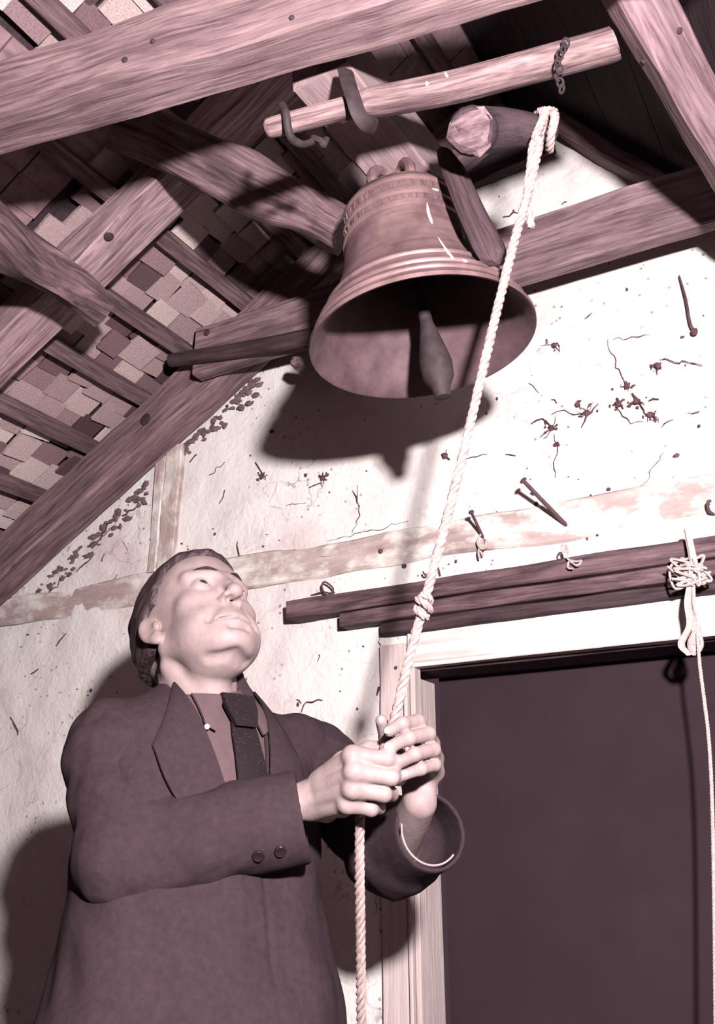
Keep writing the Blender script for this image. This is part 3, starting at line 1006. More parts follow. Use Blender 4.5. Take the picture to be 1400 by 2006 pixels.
# ================================================================== BELL
BC = P(828, 672, 1.85)                          # centre of the mouth
AX = nrm(ZZ - RT * math.tan(math.radians(6.5)) + FH * 0.02)
bell = empty('bell', BC)
tag(bell, 'bronze church bell with banded shoulder hanging mouth down from its headstock', 'bell')
BR = 0.229
outer = [(BR, 0), (BR + .001, .008), (BR - .003, .014), (BR - .007, .016), (BR - .011, .024), (BR - .0085, .027), (BR - .0085, .031), (BR - .0145, .034), (BR - .022, .046), (BR - .0195, .049), (BR - .0195, .053), (BR - .026, .056), (BR - .041, .080), (BR - .0385, .083), (BR - .0385, .087), (BR - .045, .091), (BR - .064, .122), (.151, .152), (.142, .185), (.1355, .22),
         (.1310, .243), (.1352, .246), (.1352, .252), (.1300, .255), (.1290, .272), (.1275, .275), (.1318, .278), (.1318, .284), (.1270, .287), (.1255, .312), (.1292, .315), (.1292, .320), (.124, .323), (.117, .338), (.10, .352), (.07, .362), (.03, .366), (0.0, .367)]
inner = [(BR, 0), (BR - .006, .002), (BR - .030, .030), (BR - .052, .075), (BR - .072, .118), (.139, .150), (.128, .185), (.122, .22), (.118, .26), (.114, .30), (.095, .33), (.05, .343), (0, .345)]
AXR = FW
lathe_mb(outer, BC, AX, 96, ref=AXR).build('bell_body', MAT['bell'], bell, sharp=40)
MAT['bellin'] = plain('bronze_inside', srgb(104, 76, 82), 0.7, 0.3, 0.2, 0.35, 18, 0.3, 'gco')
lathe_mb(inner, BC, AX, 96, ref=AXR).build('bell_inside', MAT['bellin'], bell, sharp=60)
# worn, unreadable relief of the two inscription lines
m_ = MB()
dd_, s_, u_ = frame(AX, AXR)
rr_ = random.Random(5)
for (zc, hh, rad) in ((.300, .017, .1272), (.265, .013, .1302)):
    a = 0.0
    while a < 6.28:
        st = rr_.choice((1, 1, 2, 2, 3))
        for k in range(st):
            aa = a + k * .035
            rv = s_ * math.cos(aa) + u_ * math.sin(aa); tv = -s_ * math.sin(aa) + u_ * math.cos(aa)
            c = BC + AX * zc + rv * rad
            lean = rr_.choice((0, 0, .25, -.25))
            hw, hh2 = .0014, hh / 2 * rr_.uniform(.75, 1.0)
            q = []
            for dz in (-1, 1):
                for dx in (-1, 1):
                    for dr in (-1, 1):
                        q.append(c + AX * (dz * hh2) + tv * (dx * hw + lean * dz * hh2) + rv * (dr * .0012))
            m_.add(q, [(0, 1, 3, 2), (4, 5, 7, 6), (0, 1, 5, 4), (2, 3, 7, 6), (0, 2, 6, 4), (1, 3, 7, 5)])
        a += st * .035 + rr_.choice((.04, .05, .09))
m_.build('inscription_relief', MAT['bell'], bell, smooth=False)
tag(bell.children[-1], 'worn unreadable raised lettering round the shoulder')
# crown loops
for k, (aa, hgt) in enumerate(((0.2, .062), (1.25, .06), (2.3, .06), (3.34, .062), (4.4, .06), (5.45, .06))):
    rv = s_ * math.cos(aa) + u_ * math.sin(aa)
    base = BC + AX * .352
    pts = [base + rv * .078, base + rv * .082 + AX * .03, base + rv * .06 + AX * hgt, base + rv * .03 + AX * (hgt + .004), base + rv * .02 + AX * .02]
    tube_mb(smooth_path(pts, 16), .0125, 8).build('crown_loop', MAT['bell'], bell)
# clapper
ct = BC + AX * .33
ce = P(868, 778, 1.835)
cdv = nrm(ce - ct)
Lc = np.linalg.norm(ce - ct)
cl = lathe_mb([(0, 0), (.010, 0), (.011, Lc * .45), (.014, Lc * .62), (.026, Lc * .74), (.034, Lc * .83), (.032, Lc * .90), (.020, Lc * .95), (.016, Lc), (0, Lc + .002)], ct, cdv, 20)
cl.build('clapper', MAT['iron'], bell, sharp=50)

# headstock: squared oak block perpendicular to the wall, its pale underside facing us
HSZ = (BC + AX * .405)[2] + 0.012
def on_z(u, v, z):
    r = FW + RT * ((u - CX) / FPX) - UP * ((v - CY) / FPX)
    return CAM + r * ((z - CAM[2]) / r[2])


h0 = (on_z(548, 172, HSZ) + on_z(696, 136, HSZ)) / 2
hw = np.linalg.norm(on_z(548, 172, HSZ) - on_z(696, 136, HSZ))
ctop = BC + AX * .40
hs = empty('headstock', (h0[0], h0[1], HSZ)); tag(hs, 'pale squared oak headstock carrying the bell', 'headstock')
print('headstock', h0, hw, ctop)
hx = (h0[0] + ctop[0]) / 2
hroll = np.array([AX[0], 0, AX[2]])
pA = np.array([h0[0], h0[1] - 0.0, HSZ + .075]); pB = np.array([ctop[0] + 0.01, ctop[1] + 0.24, HSZ + .075])
beam_mb(pA, pB, 0.122, 0.15, up=hroll, seg=24, wob=0.003, ch=0.004, seed=91.0).build('block', MAT['block'], hs, sharp=28)
# iron gudgeons at both ends
tube_mb([pA - (0, .09, 0), pA + (0, .06, 0)], .016, 10).build('gudgeon', MAT['iron'], hs)
tube_mb([pB - (0, .06, 0), (pB[0], 2.02, pB[2])], .016, 10).build('gudgeon', MAT['iron'], hs)
# lever pole strapped across the underside
pl0, pl1 = P(518, 254, 1.665), P(1203, 84, 1.745)
lv = tube_mb(smooth_path([pl0, P(560, 243, 1.665), P(700, 207, 1.67), P(760, 196, 1.675), P(900, 168, 1.70), P(1050, 128, 1.73), P(1180, 93, 1.745), pl1], 44),
             np.interp(np.linspace(0, 1, 44), [0, .01, .05, .26, .33, .6, .95, .985, 1], [.012, .0175, .019, .0225, .029, .033, .036, .032, .018]), 12, flat=.9, gseed=4.0)
pole = lv.build('lever_pole', MAT['pole'], sharp=50)
tag(pole, 'long rubbed wooden pole strapped across under the headstock', 'pole')
# straps round the pole
def strap(pts, r, label, flat=.35):
    m_ = tube_mb(smooth_path(pts, 26), r, 8, flat=flat)
    return tag(m_.build('strap', MAT['iron'], sharp=50), label, 'strap', 'iron straps on the pole')


strap([P(553, 205, 1.70), P(560, 222, 1.64), P(564, 250, 1.636), P(572, 272, 1.645), P(592, 283, 1.67), P(612, 278, 1.69)], .0075, 'thin hooked iron strap round the left end of the pole', .8)
strap([P(676, 138, 1.70), P(683, 165, 1.655), P(693, 195, 1.632), P(702, 222, 1.632), P(716, 240, 1.645), P(735, 246, 1.69)], .0155, 'broad iron strap holding the pole to the headstock', .28)
m_ = MB()
tube_mb(smooth_path([P(612, 270, 1.69), P(628, 276, 1.68), P(634, 284, 1.68), P(640, 272, 1.69)], 16), .006, 6, m_)
tag(m_.build('wire_end', MAT['iron']), 'twisted wire end under the left strap', 'wire')
# chain wrapped round the right end of the pole
ch = empty('chain', P(1100, 110, 1.69)); tag(ch, 'short rusty chain wrapped round the right end of the pole', 'chain')
links = [(1108, 84), (1103, 96), (1096, 108), (1092, 122), (1096, 136), (1093, 150), (1097, 162), (1100, 174)]
for i, (u_, v_) in enumerate(links):
    c = P(u_, v_, 1.683 + (0.012 if i > 4 else 0))
    a1 = nrm(cv(.3 * (-1) ** i, -1, 0)); a2 = nrm(cv(1, .2, .8 * (-1) ** i))
    a2 = nrm(a2 - a1 * (a1 @ a2))
    ring = [c + a1 * math.cos(t_) * .0085 + a2 * math.sin(t_) * .0058 for t_ in np.linspace(0, 2 * math.pi, 15)]
    tube_mb(ring, .0024, 6, cap=False).build('link', MAT['iron'], ch)

# board leaning by the bell's right side
bp = smooth_path([P(870, 295, 1.90), P(893, 345, 1.83), P(925, 420, 1.77), P(952, 475, 1.735), P(972, 520, 1.725)], 20)
wd = np.interp(np.linspace(0, 1, 20), [0, .15, .5, .8, .94, 1], [.018, .030, .036, .040, .034, .018])
tag(tube_mb(bp, wd, 12, flat=.42, gseed=7.0).build('counter_arm', MAT['darkwood'], sharp=60), 'dark curved wooden arm lying against the right shoulder of the bell', 'arm')

# stub log with its cut end, carrying the rope
lg0, lg1 = P(922, 257, 1.665), P(1081, 259, 1.77)
lpth = smooth_path([lg0, P(938, 256, 1.735), P(1000, 252, 1.765), P(1062, 257, 1.762), lg1], 32)
lr = np.interp(np.linspace(0, 1, 32), [0, .03, .3, .7, .97, 1], [.040, .045, .044, .029, .022, .012])
log = tube_mb(lpth, lr, 14, gseed=9.0)
lgo = log.build('log', MAT['blackroof'], sharp=50)
tag(lgo, 'dark log with a pale cut end behind the pole, the rope is tied to it', 'log')
m_ = MB()
ldir = nrm(lpth[0] - lpth[1])
_, ls, lu = frame(ldir)
vs = [lpth[0] + ldir * .008]
for rr2, e in ((.018, .006), (.032, .004), (.042, -.003)):
    for k in range(11):
        a = 2 * math.pi * k / 11
        jr = rr2 * (1 + .14 * math.sin(3 * a + 1) + .06 * math.sin(7 * a))
        vs.append(lpth[0] + ldir * (e + rnd.uniform(-.003, .003)) + ls * math.cos(a) * jr + lu * math.sin(a) * jr)
fs = [(0, 1 + k, 1 + (k + 1) % 11) for k in range(11)]
for q in range(2):
    for k in range(11): fs.append((1 + q * 11 + k, 1 + q * 11 + (k + 1) % 11, 12 + q * 11 + (k + 1) % 11, 12 + q * 11 + k))
m_.add(vs, fs).build('cut_end', MAT['tie'], lgo, smooth=False)
tag(lgo.children[-1], 'pale cracked end grain')

# ================================================================== ROPE
HD = 1.335                                      # depth of the rope in the fists
RUV = [(1056, 282), (1038, 365), (1012, 455), (985, 560), (950, 705), (908, 885), (866, 1050), (828, 1190), (800, 1295), (776, 1395)]
RL = np.concatenate([[0], np.cumsum([math.hypot(b_[0] - a_[0], b_[1] - a_[1]) for a_, b_ in zip(RUV[:-1], RUV[1:])])]) / 1.0
TOPD = 1.70
HK = HD * KS
RD = [1.0 / (1 / TOPD + (1 / HK - 1 / TOPD) * l_ / RL[-1]) for l_ in RL]
RP = [P(u_, v_, d_) for (u_, v_), d_ in zip(RUV, RD)]
top = RP[0]
RP += [P(u_, v_, d_ * KS) for u_, v_, d_ in ((757, 1455, HD), (733, 1525, HD - .006), (712, 1570, HD - .006), (705, 1600, HD), (704, 1700, HD + .003), (706, 1850, HD + .008), (708, 2080, HD + .016), (710, 2350, HD + .03))]
rope = empty('bell_rope', top)
tag(rope, 'long twisted hemp bell rope running from the log down through both fists', 'rope')
rp = smooth_path(RP, 240)
rope_mb(rp, .0084, .042).build('main_rope', MAT['rope'], rope)
# loop over the log and the loose tail
kc = P(1066, 256, 1.755)
m_ = MB()
for sh in (-.011, .010):
    ring = []
    for t_ in np.linspace(-0.2, 2 * math.pi + .4, 22):
        ring.append(kc + RT * sh + UP * math.sin(t_) * .034 - FW * math.cos(t_) * .036 + RT * .004 * math.sin(t_ * 2))
    rope_mb(np.array(ring), .0085, .04, m_)
rope_mb(smooth_path([kc + UP * .03 - FW * .03, P(1050, 266, 1.70), P(1053, 274, 1.699), top], 14), .0088, .04, m_)
m_.build('hitch', MAT['rope'], rope)
rope_mb(smooth_path([P(1058, 262, 1.71), P(1044, 282, 1.70), P(1038, 330, 1.695), P(1032, 372, 1.69), P(1034, 395, 1.69), P(1040, 445, 1.69)], 40), .0075, .04).build('loose_tail', MAT['rope'], rope)
# the knot part-way down
kn = RP[7]
dk = nrm(RP[6] - RP[8])
_, ks, ku = frame(dk)
m_ = MB()
for j, (e, rr2) in enumerate(((-.009, .0105), (.004, .0125), (.014, .009))):
    ring = [kn + dk * (e + .006 * math.sin(t_ + j)) + ks * math.cos(t_) * rr2 + ku * math.sin(t_) * rr2 for t_ in np.linspace(0, 6.6, 20)]
    rope_mb(np.array(ring), .0062, .04, m_)
m_.build('knot', MAT['rope'], rope)

# ================================================================== PERSON (one continuous body from a distance field, clothes as parts)
def smin(a, b, k):
    h = np.clip(0.5 + 0.5 * (b - a) / k, 0, 1)
    return b + (a - b) * h - k * h * (1 - h)


def smax(a, b, k): return -smin(-a, -b, k)


def cone(p, a, b, ra, rb):
    "tapered capsule"
    a, b = np.asarray(a, float), np.asarray(b, float)
    ab = b - a
    t = np.clip(((p - a) @ ab) / (ab @ ab), 0, 1)
    return np.linalg.norm(p - a - t[:, None] * ab, axis=1) - (ra + (rb - ra) * t)


def ell(p, c, r):
    q = (p - np.asarray(c)) / np.asarray(r)
    k0 = np.linalg.norm(q, axis=1)
    k1 = np.linalg.norm(q / np.asarray(r), axis=1)
    return k0 * (k0 - 1) / np.maximum(k1, 1e-9)


def surface_nets(groups, lo, hi, h, k=0.008, B=14):
    "groups: list of (centre, radius, fn). Returns vertices and quads of the smooth union"
    lo, hi = np.asarray(lo, float), np.asarray(hi, float)
    nb = np.ceil((hi - lo) / h / B).astype(int)
    n = nb * B
    vol = np.full(n, 1.0, np.float32)
    loc = np.stack(np.meshgrid(*[np.arange(B)] * 3, indexing='ij'), -1).reshape(-1, 3) * h
    bc = np.stack(np.meshgrid(*[np.arange(m) for m in nb], indexing='ij'), -1).reshape(-1, 3)
    cen = lo + (bc + 0.5) * B * h
    def ev(p, gs):
        f = None
        for g in gs:
            v = g[2](p)
            f = v if f is None else smin(f, v, k)
        return f
    fc = np.full(len(cen), 1.0)
    for g in groups:
        near = np.linalg.norm(cen - g[0], axis=1) < g[1] + 0.2
        if near.any():
            v = g[2](cen[near])
            fc[near] = np.minimum(fc[near], v)
    rad = B * h * 0.9
    for i in range(len(cen)):
        b = bc[i] * B
        sl = tuple(slice(b[j], b[j] + B) for j in range(3))
        if fc[i] < -rad * 1.5 - 0.01: vol[sl] = -1.0; continue
        if fc[i] > rad * 1.5 + 0.012: continue
        gs = [g for g in groups if np.linalg.norm(cen[i] - g[0]) < g[1] + rad + 0.02]
        if not gs: continue
        vol[sl] = ev(lo + b * h + loc, gs).reshape(B, B, B)
    ins = vol < 0
    c8 = np.zeros(np.array(vol.shape) - 1, np.int8)
    for dx in (0, 1):
        for dy in (0, 1):
            for dz in (0, 1):
                c8 += ins[dx:vol.shape[0] - 1 + dx, dy:vol.shape[1] - 1 + dy, dz:vol.shape[2] - 1 + dz]
    act = np.argwhere((c8 > 0) & (c8 < 8))
    idx = np.full(c8.shape, -1, np.int32)
    idx[tuple(act.T)] = np.arange(len(act))
    corners = np.array([(i >> 2 & 1, i >> 1 & 1, i & 1) for i in range(8)])
    val = np.stack([vol[tuple((act + c).T)] for c in corners], 1)
    ps, ws = np.zeros((len(act), 3)), np.zeros(len(act))
    for a in range(8):
        for bit in (1, 2, 4):
            b = a | bit
            if b == a: continue
            va, vb = val[:, a], val[:, b]
            m = (va < 0) != (vb < 0)
            t = np.where(m, va / np.where(m, va - vb, 1), 0)
            ps += np.where(m[:, None], corners[a] + (corners[b] - corners[a]) * t[:, None], 0); ws += m
    verts = lo + (act + ps / np.maximum(ws, 1)[:, None]) * h
    faces = []
    for ax in range(3):
        u, v = (ax + 1) % 3, (ax + 2) % 3
        s0 = [slice(None)] * 3; s1 = [slice(None)] * 3
        s0[ax] = slice(0, -1); s1[ax] = slice(1, None)
        ed = np.argwhere(ins[tuple(s0)] != ins[tuple(s1)])
        ok = (ed[:, u] > 0) & (ed[:, v] > 0) & (ed[:, u] < c8.shape[u]) & (ed[:, v] < c8.shape[v]) & (ed[:, ax] < c8.shape[ax])
        ed = ed[ok]
        du = np.zeros(3, int); du[u] = 1
        dv = np.zeros(3, int); dv[v] = 1
        q = np.stack([idx[tuple(e.T)] for e in (ed - du - dv, ed - dv, ed, ed - du)], 1)
        fl_ = ins[tuple(ed.T)]
        q[~fl_] = q[~fl_][:, ::-1]
        faces.append(q[(q >= 0).all(1)])
    return verts, np.concatenate(faces)


def relax(v, f, it, lam=0.5):
    e = np.concatenate([f[:, [0, 1]], f[:, [1, 2]], f[:, [2, 3]], f[:, [3, 0]]])
    deg = np.bincount(e.ravel(), minlength=len(v)).astype(float)
    for _ in range(it):
        s = np.zeros_like(v)
        for k in range(3):
            s[:, k] = np.bincount(e[:, 0], v[e[:, 1], k], len(v)) + np.bincount(e[:, 1], v[e[:, 0], k], len(v))
        v = v + (s / np.maximum(deg, 1)[:, None] - v) * lam
    return v


def sdf_obj(name, groups, lo, hi, h, mat, parent, k=0.008, it=1, gfun=None):
    v, f = surface_nets(groups, lo, hi, h, k)
    v = relax(v, f, it)
    me = bpy.data.meshes.new(name)
    org = np.array(parent.matrix_world.translation) if parent is not None else np.zeros(3)
    p_, org = parent, np.zeros(3)
    while p_ is not None:
        org = org + np.array(p_.location); p_ = p_.parent
    me.vertices.add(len(v)); me.vertices.foreach_set('co', (v - org).astype(np.float32).ravel())
    me.loops.add(f.size); me.loops.foreach_set('vertex_index', f.astype(np.int32).ravel())
    me.polygons.add(len(f)); me.polygons.foreach_set('loop_start', np.arange(0, f.size, 4, dtype=np.int32))
    me.polygons.foreach_set('use_smooth', np.ones(len(f), bool))
    me.update(calc_edges=True); me.validate()
    g = gfun(v) if gfun else v
    a = me.attributes.new('gco', 'FLOAT_VECTOR', 'POINT'); a.data.foreach_set('vector', g.astype(np.float32).ravel())
    me.materials.append(mat)
    o = bpy.data.objects.new(name, me); COL.objects.link(o); o.parent = parent
    return o


# ---- pose: joints read off the photograph
TY = math.radians(36)                           # the chest is turned this far to the viewer's right
TF = RT * math.sin(TY) - FH * math.cos(TY)      # chest forward
TR = np.cross(TF, ZZ)                           # his right
NK = P(400, 1376, 1.55)                         # base of the neck
RSH, LSH = P(225, 1470, 1.46), P(610, 1497, 1.70)
REL, LEL = P(245, 1718, 1.335), P(768, 1680, 1.50)
RWR, LWR = P(606, 1562, 1.348), P(822, 1572, 1.372)


def T(x, y, z): return NK + TR * x + TF * y + ZZ * z
def toT(p):
    q = p - NK
    return np.stack([q @ TR, q @ TF, q[:, 2]], 1)


# ---- head frame
HF = nrm(cv(.516, .770, .375))                  # face forward
HU = cv(-.323, .580, -.748); HU = nrm(HU - HF * (HU @ HF))
HR = np.cross(HF, HU)                           # his right
HS = 1.094
HC = P(301, 1231, 1.535) - HR * .078 * HS


def H(x, y, z): return HC + (HR * x + HF * y + HU * z) * HS
def toH(p):
    q = (p - HC) / HS
    return np.stack([q @ HR, q @ HF, q @ HU], 1)


def head_sdf(pw):
    p = toH(pw)
    s = p.copy(); s[:, 0] = np.abs(s[:, 0])     # mirrored half
    f = ell(p, (0, -.022, .050), (.076, .107, .103))
    f = smin(f, ell(p, (0, .040, .052), (.062, .054, .072)), .03)
    f = smin(f, ell(p, (0, .034, -.020), (.061, .058, .075)), .03)
    f = smin(f, ell(p, (0, .044, -.064), (.044, .044, .036)), .03)
    f = smin(f, cone(s, (.055, -.004, -.034), (.020, .070, -.082), .017, .015), .025)
    f = smin(f, ell(s, (.038, .052, -.046), (.020, .026, .026)), .03)   # cheek flesh
    f = smin(f, ell(p, (0, .083, -.086), (.018, .015, .015)), .018)
    f = smin(f, ell(s, (.045, .061, -.004), (.018, .017, .015)), .02)
    f = smin(f, cone(s, (.012, .094, .038), (.048, .074, .042), .0085, .010), .012)  # brow ridge
    f = smax(f, -ell(s, (.033, .102, .020), (.019, .018, .0125)), .012)              # eye socket
    f = smin(f, ell(s, (.0325, .0795, .0205), (.0155, .0135, .0135)), .004)          # closed lid volume
    f = smax(f, -ell(s, (.0325, .094, .0215), (.0125, .0075, .0057)), .003)          # lid slit
    f = smin(f, cone(p, (0, .092, .034), (0, .114, -.012), .0080, .0100), .012)      # nose
    f = smin(f, ell(p, (0, .1135, -.016), (.0115, .0115, .0100)), .008)
    f = smin(f, ell(s, (.0145, .101, -.020), (.0085, .0115, .009)), .006)
    f = smax(f, -ell(s, (.0082, .105, -.031), (.0062, .0105, .0095)), .003)          # nostril
    f = smin(f, ell(p, (0, .067, -.052), (.035, .031, .034)), .02)                   # muzzle
    f = smax(f, -cone(s, (.024, .103, -.022), (.040, .085, -.056), .0030, .002), .016)  # nasolabial fold
    f = smin(f, cone(s, (0, .0965, -.0500), (.022, .0880, -.0565), .0050, .0028), .004)  # upper lip
    f = smin(f, cone(s, (0, .0950, -.0628), (.019, .0880, -.0612), .0058, .0028), .005)  # lower lip
    f = smax(f, -cone(s, (0, .1026, -.0562), (.027, .0902, -.0605), .0034, .0032), .0035)  # mouth line
    f = smax(f, -cone(s, (0, .103, -.077), (.014, .098, -.076), .0035, .003), .010)    # under the lip
    f = smax(f, -cone(s, (0, .070, -.109), (.030, .050, -.102), .010, .008), .012)    # fold under the chin
    f = smin(f, ell(p, (0, .016, -.078), (.032, .042, .016)), .025)                  # under the chin
    # ear
    e = s.copy()
    ca, sa = math.cos(.25), math.sin(.25)
    ex, ey, ez = e[:, 0] - .080, e[:, 1] + .010, e[:, 2] - .002
    ey2, ez2 = ca * ey + sa * ez, -sa * ey + ca * ez
    ca, sa = math.cos(.55), math.sin(.55)
    ex2, ey3 = ca * ex + sa * ey2, -sa * ex + ca * ey2
    q = np.stack([ex2, ey3, ez2], 1)
    ear = ell(q, (0, 0, .004), (.0075, .0175, .032))
    ear = smin(ear, ell(q, (.0, .006, -.026), (.0065, .010, .012)), .008)
    ear = smax(ear, -ell(q, (.010, .002, .004), (.0075, .0125, .024)), .004)
    ear = smin(ear, ell(q, (.003, .014, -.002), (.004, .005, .008)), .004)
    f = smin(f, ear, .0035)
    return f * HS


NECK_LO = T(0, -.01, -.05)
def neck_sdf(p):
    f = cone(p, H(0, -.036, -.045), NECK_LO, .061, .066)
    f = smin(f, cone(p, H(0, -.004, -.078), T(0, .035, -.03), .030, .038), .022)       # throat
    f = smin(f, cone(p, H(.050, -.022, -.05), T(.018, .055, -.035), .014, .011), .018)   # neck cord
    f = smin(f, cone(p, H(-.050, -.022, -.05), T(-.018, .055, -.035), .014, .011), .018)
    f = smin(f, cone(p, T(.14, -.01, -.11), T(.03, -.015, -.03), .034, .040), .03)
    f = smin(f, cone(p, T(-.14, -.01, -.11), T(-.03, -.015, -.03), .034, .040), .03)
    return f


def torso_tab(p, zs, a, b, yo):
    q = toT(p)
    A, Bv, Y = np.interp(-q[:, 2], zs, a), np.interp(-q[:, 2], zs, b), np.interp(-q[:, 2], zs, yo)
    r = np.sqrt((q[:, 0] / A) ** 2 + ((q[:, 1] - Y) / Bv) ** 2)
    f = (r - 1) * np.minimum(A, Bv)
    return np.maximum(f, np.maximum(q[:, 2] + zs[0], -q[:, 2] - zs[-1])), q


def torso_sdf(p):
    f, _ = torso_tab(p, [.02, .08, .14, .30, .45, .60, .78], [.06, .14, .17, .17, .17, .175, .17], [.05, .085, .10, .115, .125, .12, .10], [0, 0, .01, .02, .03, .02, 0])
    return f


def arm_sdf(sh, el, wr, ww):
    def fn(p):
        f = cone(p, sh, el, .052, .044)
        return smin(f, cone(p, el, wr, .036, .0255), .02)
    return fn


# hands: metacarpals and three phalanges per finger, in photograph pixels and depth
def chain(pts, rad):
    return [(P(*a), P(*b), ra, rb) for a, b, ra, rb in zip(pts[:-1], pts[1:], rad[:-1], rad[1:])]


RH = [
    # index, middle, ring, little: wrist, knuckle, PIP, DIP, tip
    ([(622, 1530, 1.340), (690, 1480, 1.292), (757, 1487, 1.288), (776, 1490, 1.322), (742, 1494, 1.352)], [.0145, .0125, .0108, .0098, .0085]),
    ([(618, 1550, 1.335), (694, 1512, 1.278), (766, 1523, 1.280), (781, 1524, 1.318), (735, 1528, 1.352)], [.0145, .0130, .0112, .0100, .0086]),
    ([(614, 1570, 1.335), (690, 1545, 1.278), (752, 1556, 1.280), (766, 1556, 1.316), (722, 1558, 1.350)], [.0145, .0125, .0108, .0098, .0084]),
    ([(612, 1588, 1.340), (680, 1574, 1.288), (727, 1585, 1.288), (742, 1582, 1.318), (708, 1582, 1.346)], [.0150, .0120, .0098, .0090, .0076]),
    ([(628, 1530, 1.365), (672, 1492, 1.372), (722, 1468, 1.362), (772, 1462, 1.345)], [.0170, .0150, .0120, .0095]),
]
LH = [
    ([(826, 1540, 1.385), (828, 1440, 1.380), (818, 1414, 1.338), (788, 1418, 1.305), (762, 1432, 1.305)], [.0140, .0125, .0106, .0096, .0085]),
    ([(826, 1550, 1.380), (842, 1458, 1.380), (838, 1438, 1.332), (800, 1446, 1.297), (762, 1464, 1.298)], [.0140, .0128, .0108, .0098, .0086]),
    ([(826, 1555, 1.378), (850, 1486, 1.376), (848, 1468, 1.328), (812, 1478, 1.293), (778, 1496, 1.294)], [.0140, .0124, .0106, .0096, .0084]),
    ([(828, 1560, 1.378), (852, 1512, 1.372), (850, 1498, 1.330), (824, 1506, 1.298), (795, 1517, 1.297)], [.0140, .0115, .0096, .0088, .0076]),
    ([(814, 1540, 1.392), (782, 1488, 1.398), (757, 1446, 1.382), (747, 1412, 1.362)], [.0170, .0145, .0115, .0092]),
]


def hand_sdf(spec, palm, wrist):
    segs = [chain(*s) for s in spec]
    def fn(p):
        f = None
        for s in segs:
            g = None
            for i, (a, b, ra, rb) in enumerate(s):
                c = cone(p, a, b, ra, rb)
                g = c if g is None else smin(g, c, .005)
            f = g if f is None else smin(f, g, .0035)
        for c, r in palm: f = smin(f, np.linalg.norm(p - c, axis=1) - r, .012)
        # tendons and knuckle bumps
        for s in segs[:4]:
            f = smin(f, np.linalg.norm(p - s[0][1] + FW * .002, axis=1) - s[0][3] * .95, .010)
        wv = [a + (b - a) * .32 + FW * .003 for a, b, _, _ in (q[1] for q in segs[:4])]
        for a, b in zip(wv[:-1], wv[1:]): f = smin(f, cone(p, a, b, .0088, .0088), .008)
        return f
    return fn


rpalm = [(P(650, 1535, 1.335), .024), (P(650, 1570, 1.338), .020), (P(672, 1580, 1.325), .015), (P(640, 1590, 1.345), .0155), (P(625, 1560, 1.346), .022)]
lpalm = [(P(826, 1510, 1.392), .021), (P(832, 1480, 1.392), .018), (P(818, 1545, 1.388), .022)]
cR = (RWR + P(770, 1510, 1.32)) / 2
cL = (LWR + P(790, 1440, 1.33)) / 2
person = empty('person', (NK[0], NK[1], 0.0))
tag(person, 'older man in dark suit and tie pulling the bell rope, his face turned up', 'person')
GR = [
    (HC + HF * .01, .165, head_sdf),
    ((HC + NECK_LO) / 2, .24, neck_sdf),
    (T(0, 0, -.40), .46, torso_sdf),
    ((RSH + RWR) / 2, .34, arm_sdf(RSH, REL, RWR, 1)),
    ((LSH + LWR) / 2, .36, arm_sdf(LSH, LEL, LWR, 1)),
    (cR, .13, hand_sdf(RH, rpalm, RWR)),
    (cL, .13, hand_sdf(LH, lpalm, LWR)),
]
import time as _t
_t0 = _t.time()
allp = np.array([g[0] for g in GR]); allr = np.array([g[1] for g in GR])[:, None]
blo = np.array([min(HC[0], RSH[0], NK[0]) - .2, min(LWR[1], RWR[1], REL[1]) - .12, NK[2] - .80])
bhi = np.array([max(LWR[0], LEL[0]) + .12, max(LSH[1], NK[1], HC[1]) + .16, HC[2] + .19])
body = sdf_obj('body', GR, blo, bhi, .0019, MAT['skin'], person, k=.010, it=1)
print('body', len(body.data.polygons), _t.time() - _t0)

# eyes, brows, nails, hair
for sx in (1, -1):
    c = np.array(H(sx * .0325, .0792, .0205)); gaze = nrm(HF * .92 + HU * .30 + HR * .02)
    m_ = blob_mb(c, .0128 * HS, rough=0, nu=24, nv=16)
    m_.g = [np.stack([(m_.v[0] - c) @ gaze / (.0128 * HS)] * 3, 1)]
    m_.build('eye', MAT['eye'], person)
    br = [H(sx * .012, .1035, .040), H(sx * .026, .0985, .0475), H(sx * .042, .086, .049), H(sx * .053, .071, .042)]
    tube_mb(smooth_path(br, 16), np.interp(np.linspace(0, 1, 16), [0, .12, .35, .75, 1], [.0012, .0028, .0038, .0028, .0008]), 6, flat=.8).build('eyebrow', MAT['brow'], person)
for u_, v_, d_, du, dv in ((759, 1462, 1.2905, -.9, .42), (775, 1494, 1.2875, -.9, .42), (759, 1431, 1.298, -.9, .42), (793, 1516, 1.2905, -.9, .4), (746, 1410, 1.354, -.2, 1)):
    c = P(u_, v_, d_)
    ax0 = nrm(cv(du, -dv, .15)); ax2 = nrm(cv(-.15, .2, 1) - ax0 * (cv(-.15, .2, 1) @ ax0)); ax1 = np.cross(ax2, ax0)
    blob_mb(c, (.0058, .0048, .0014), rough=0, nu=12, nv=8, axes=[ax0, ax1, ax2]).build('fingernail', MAT['nailskin'], person)


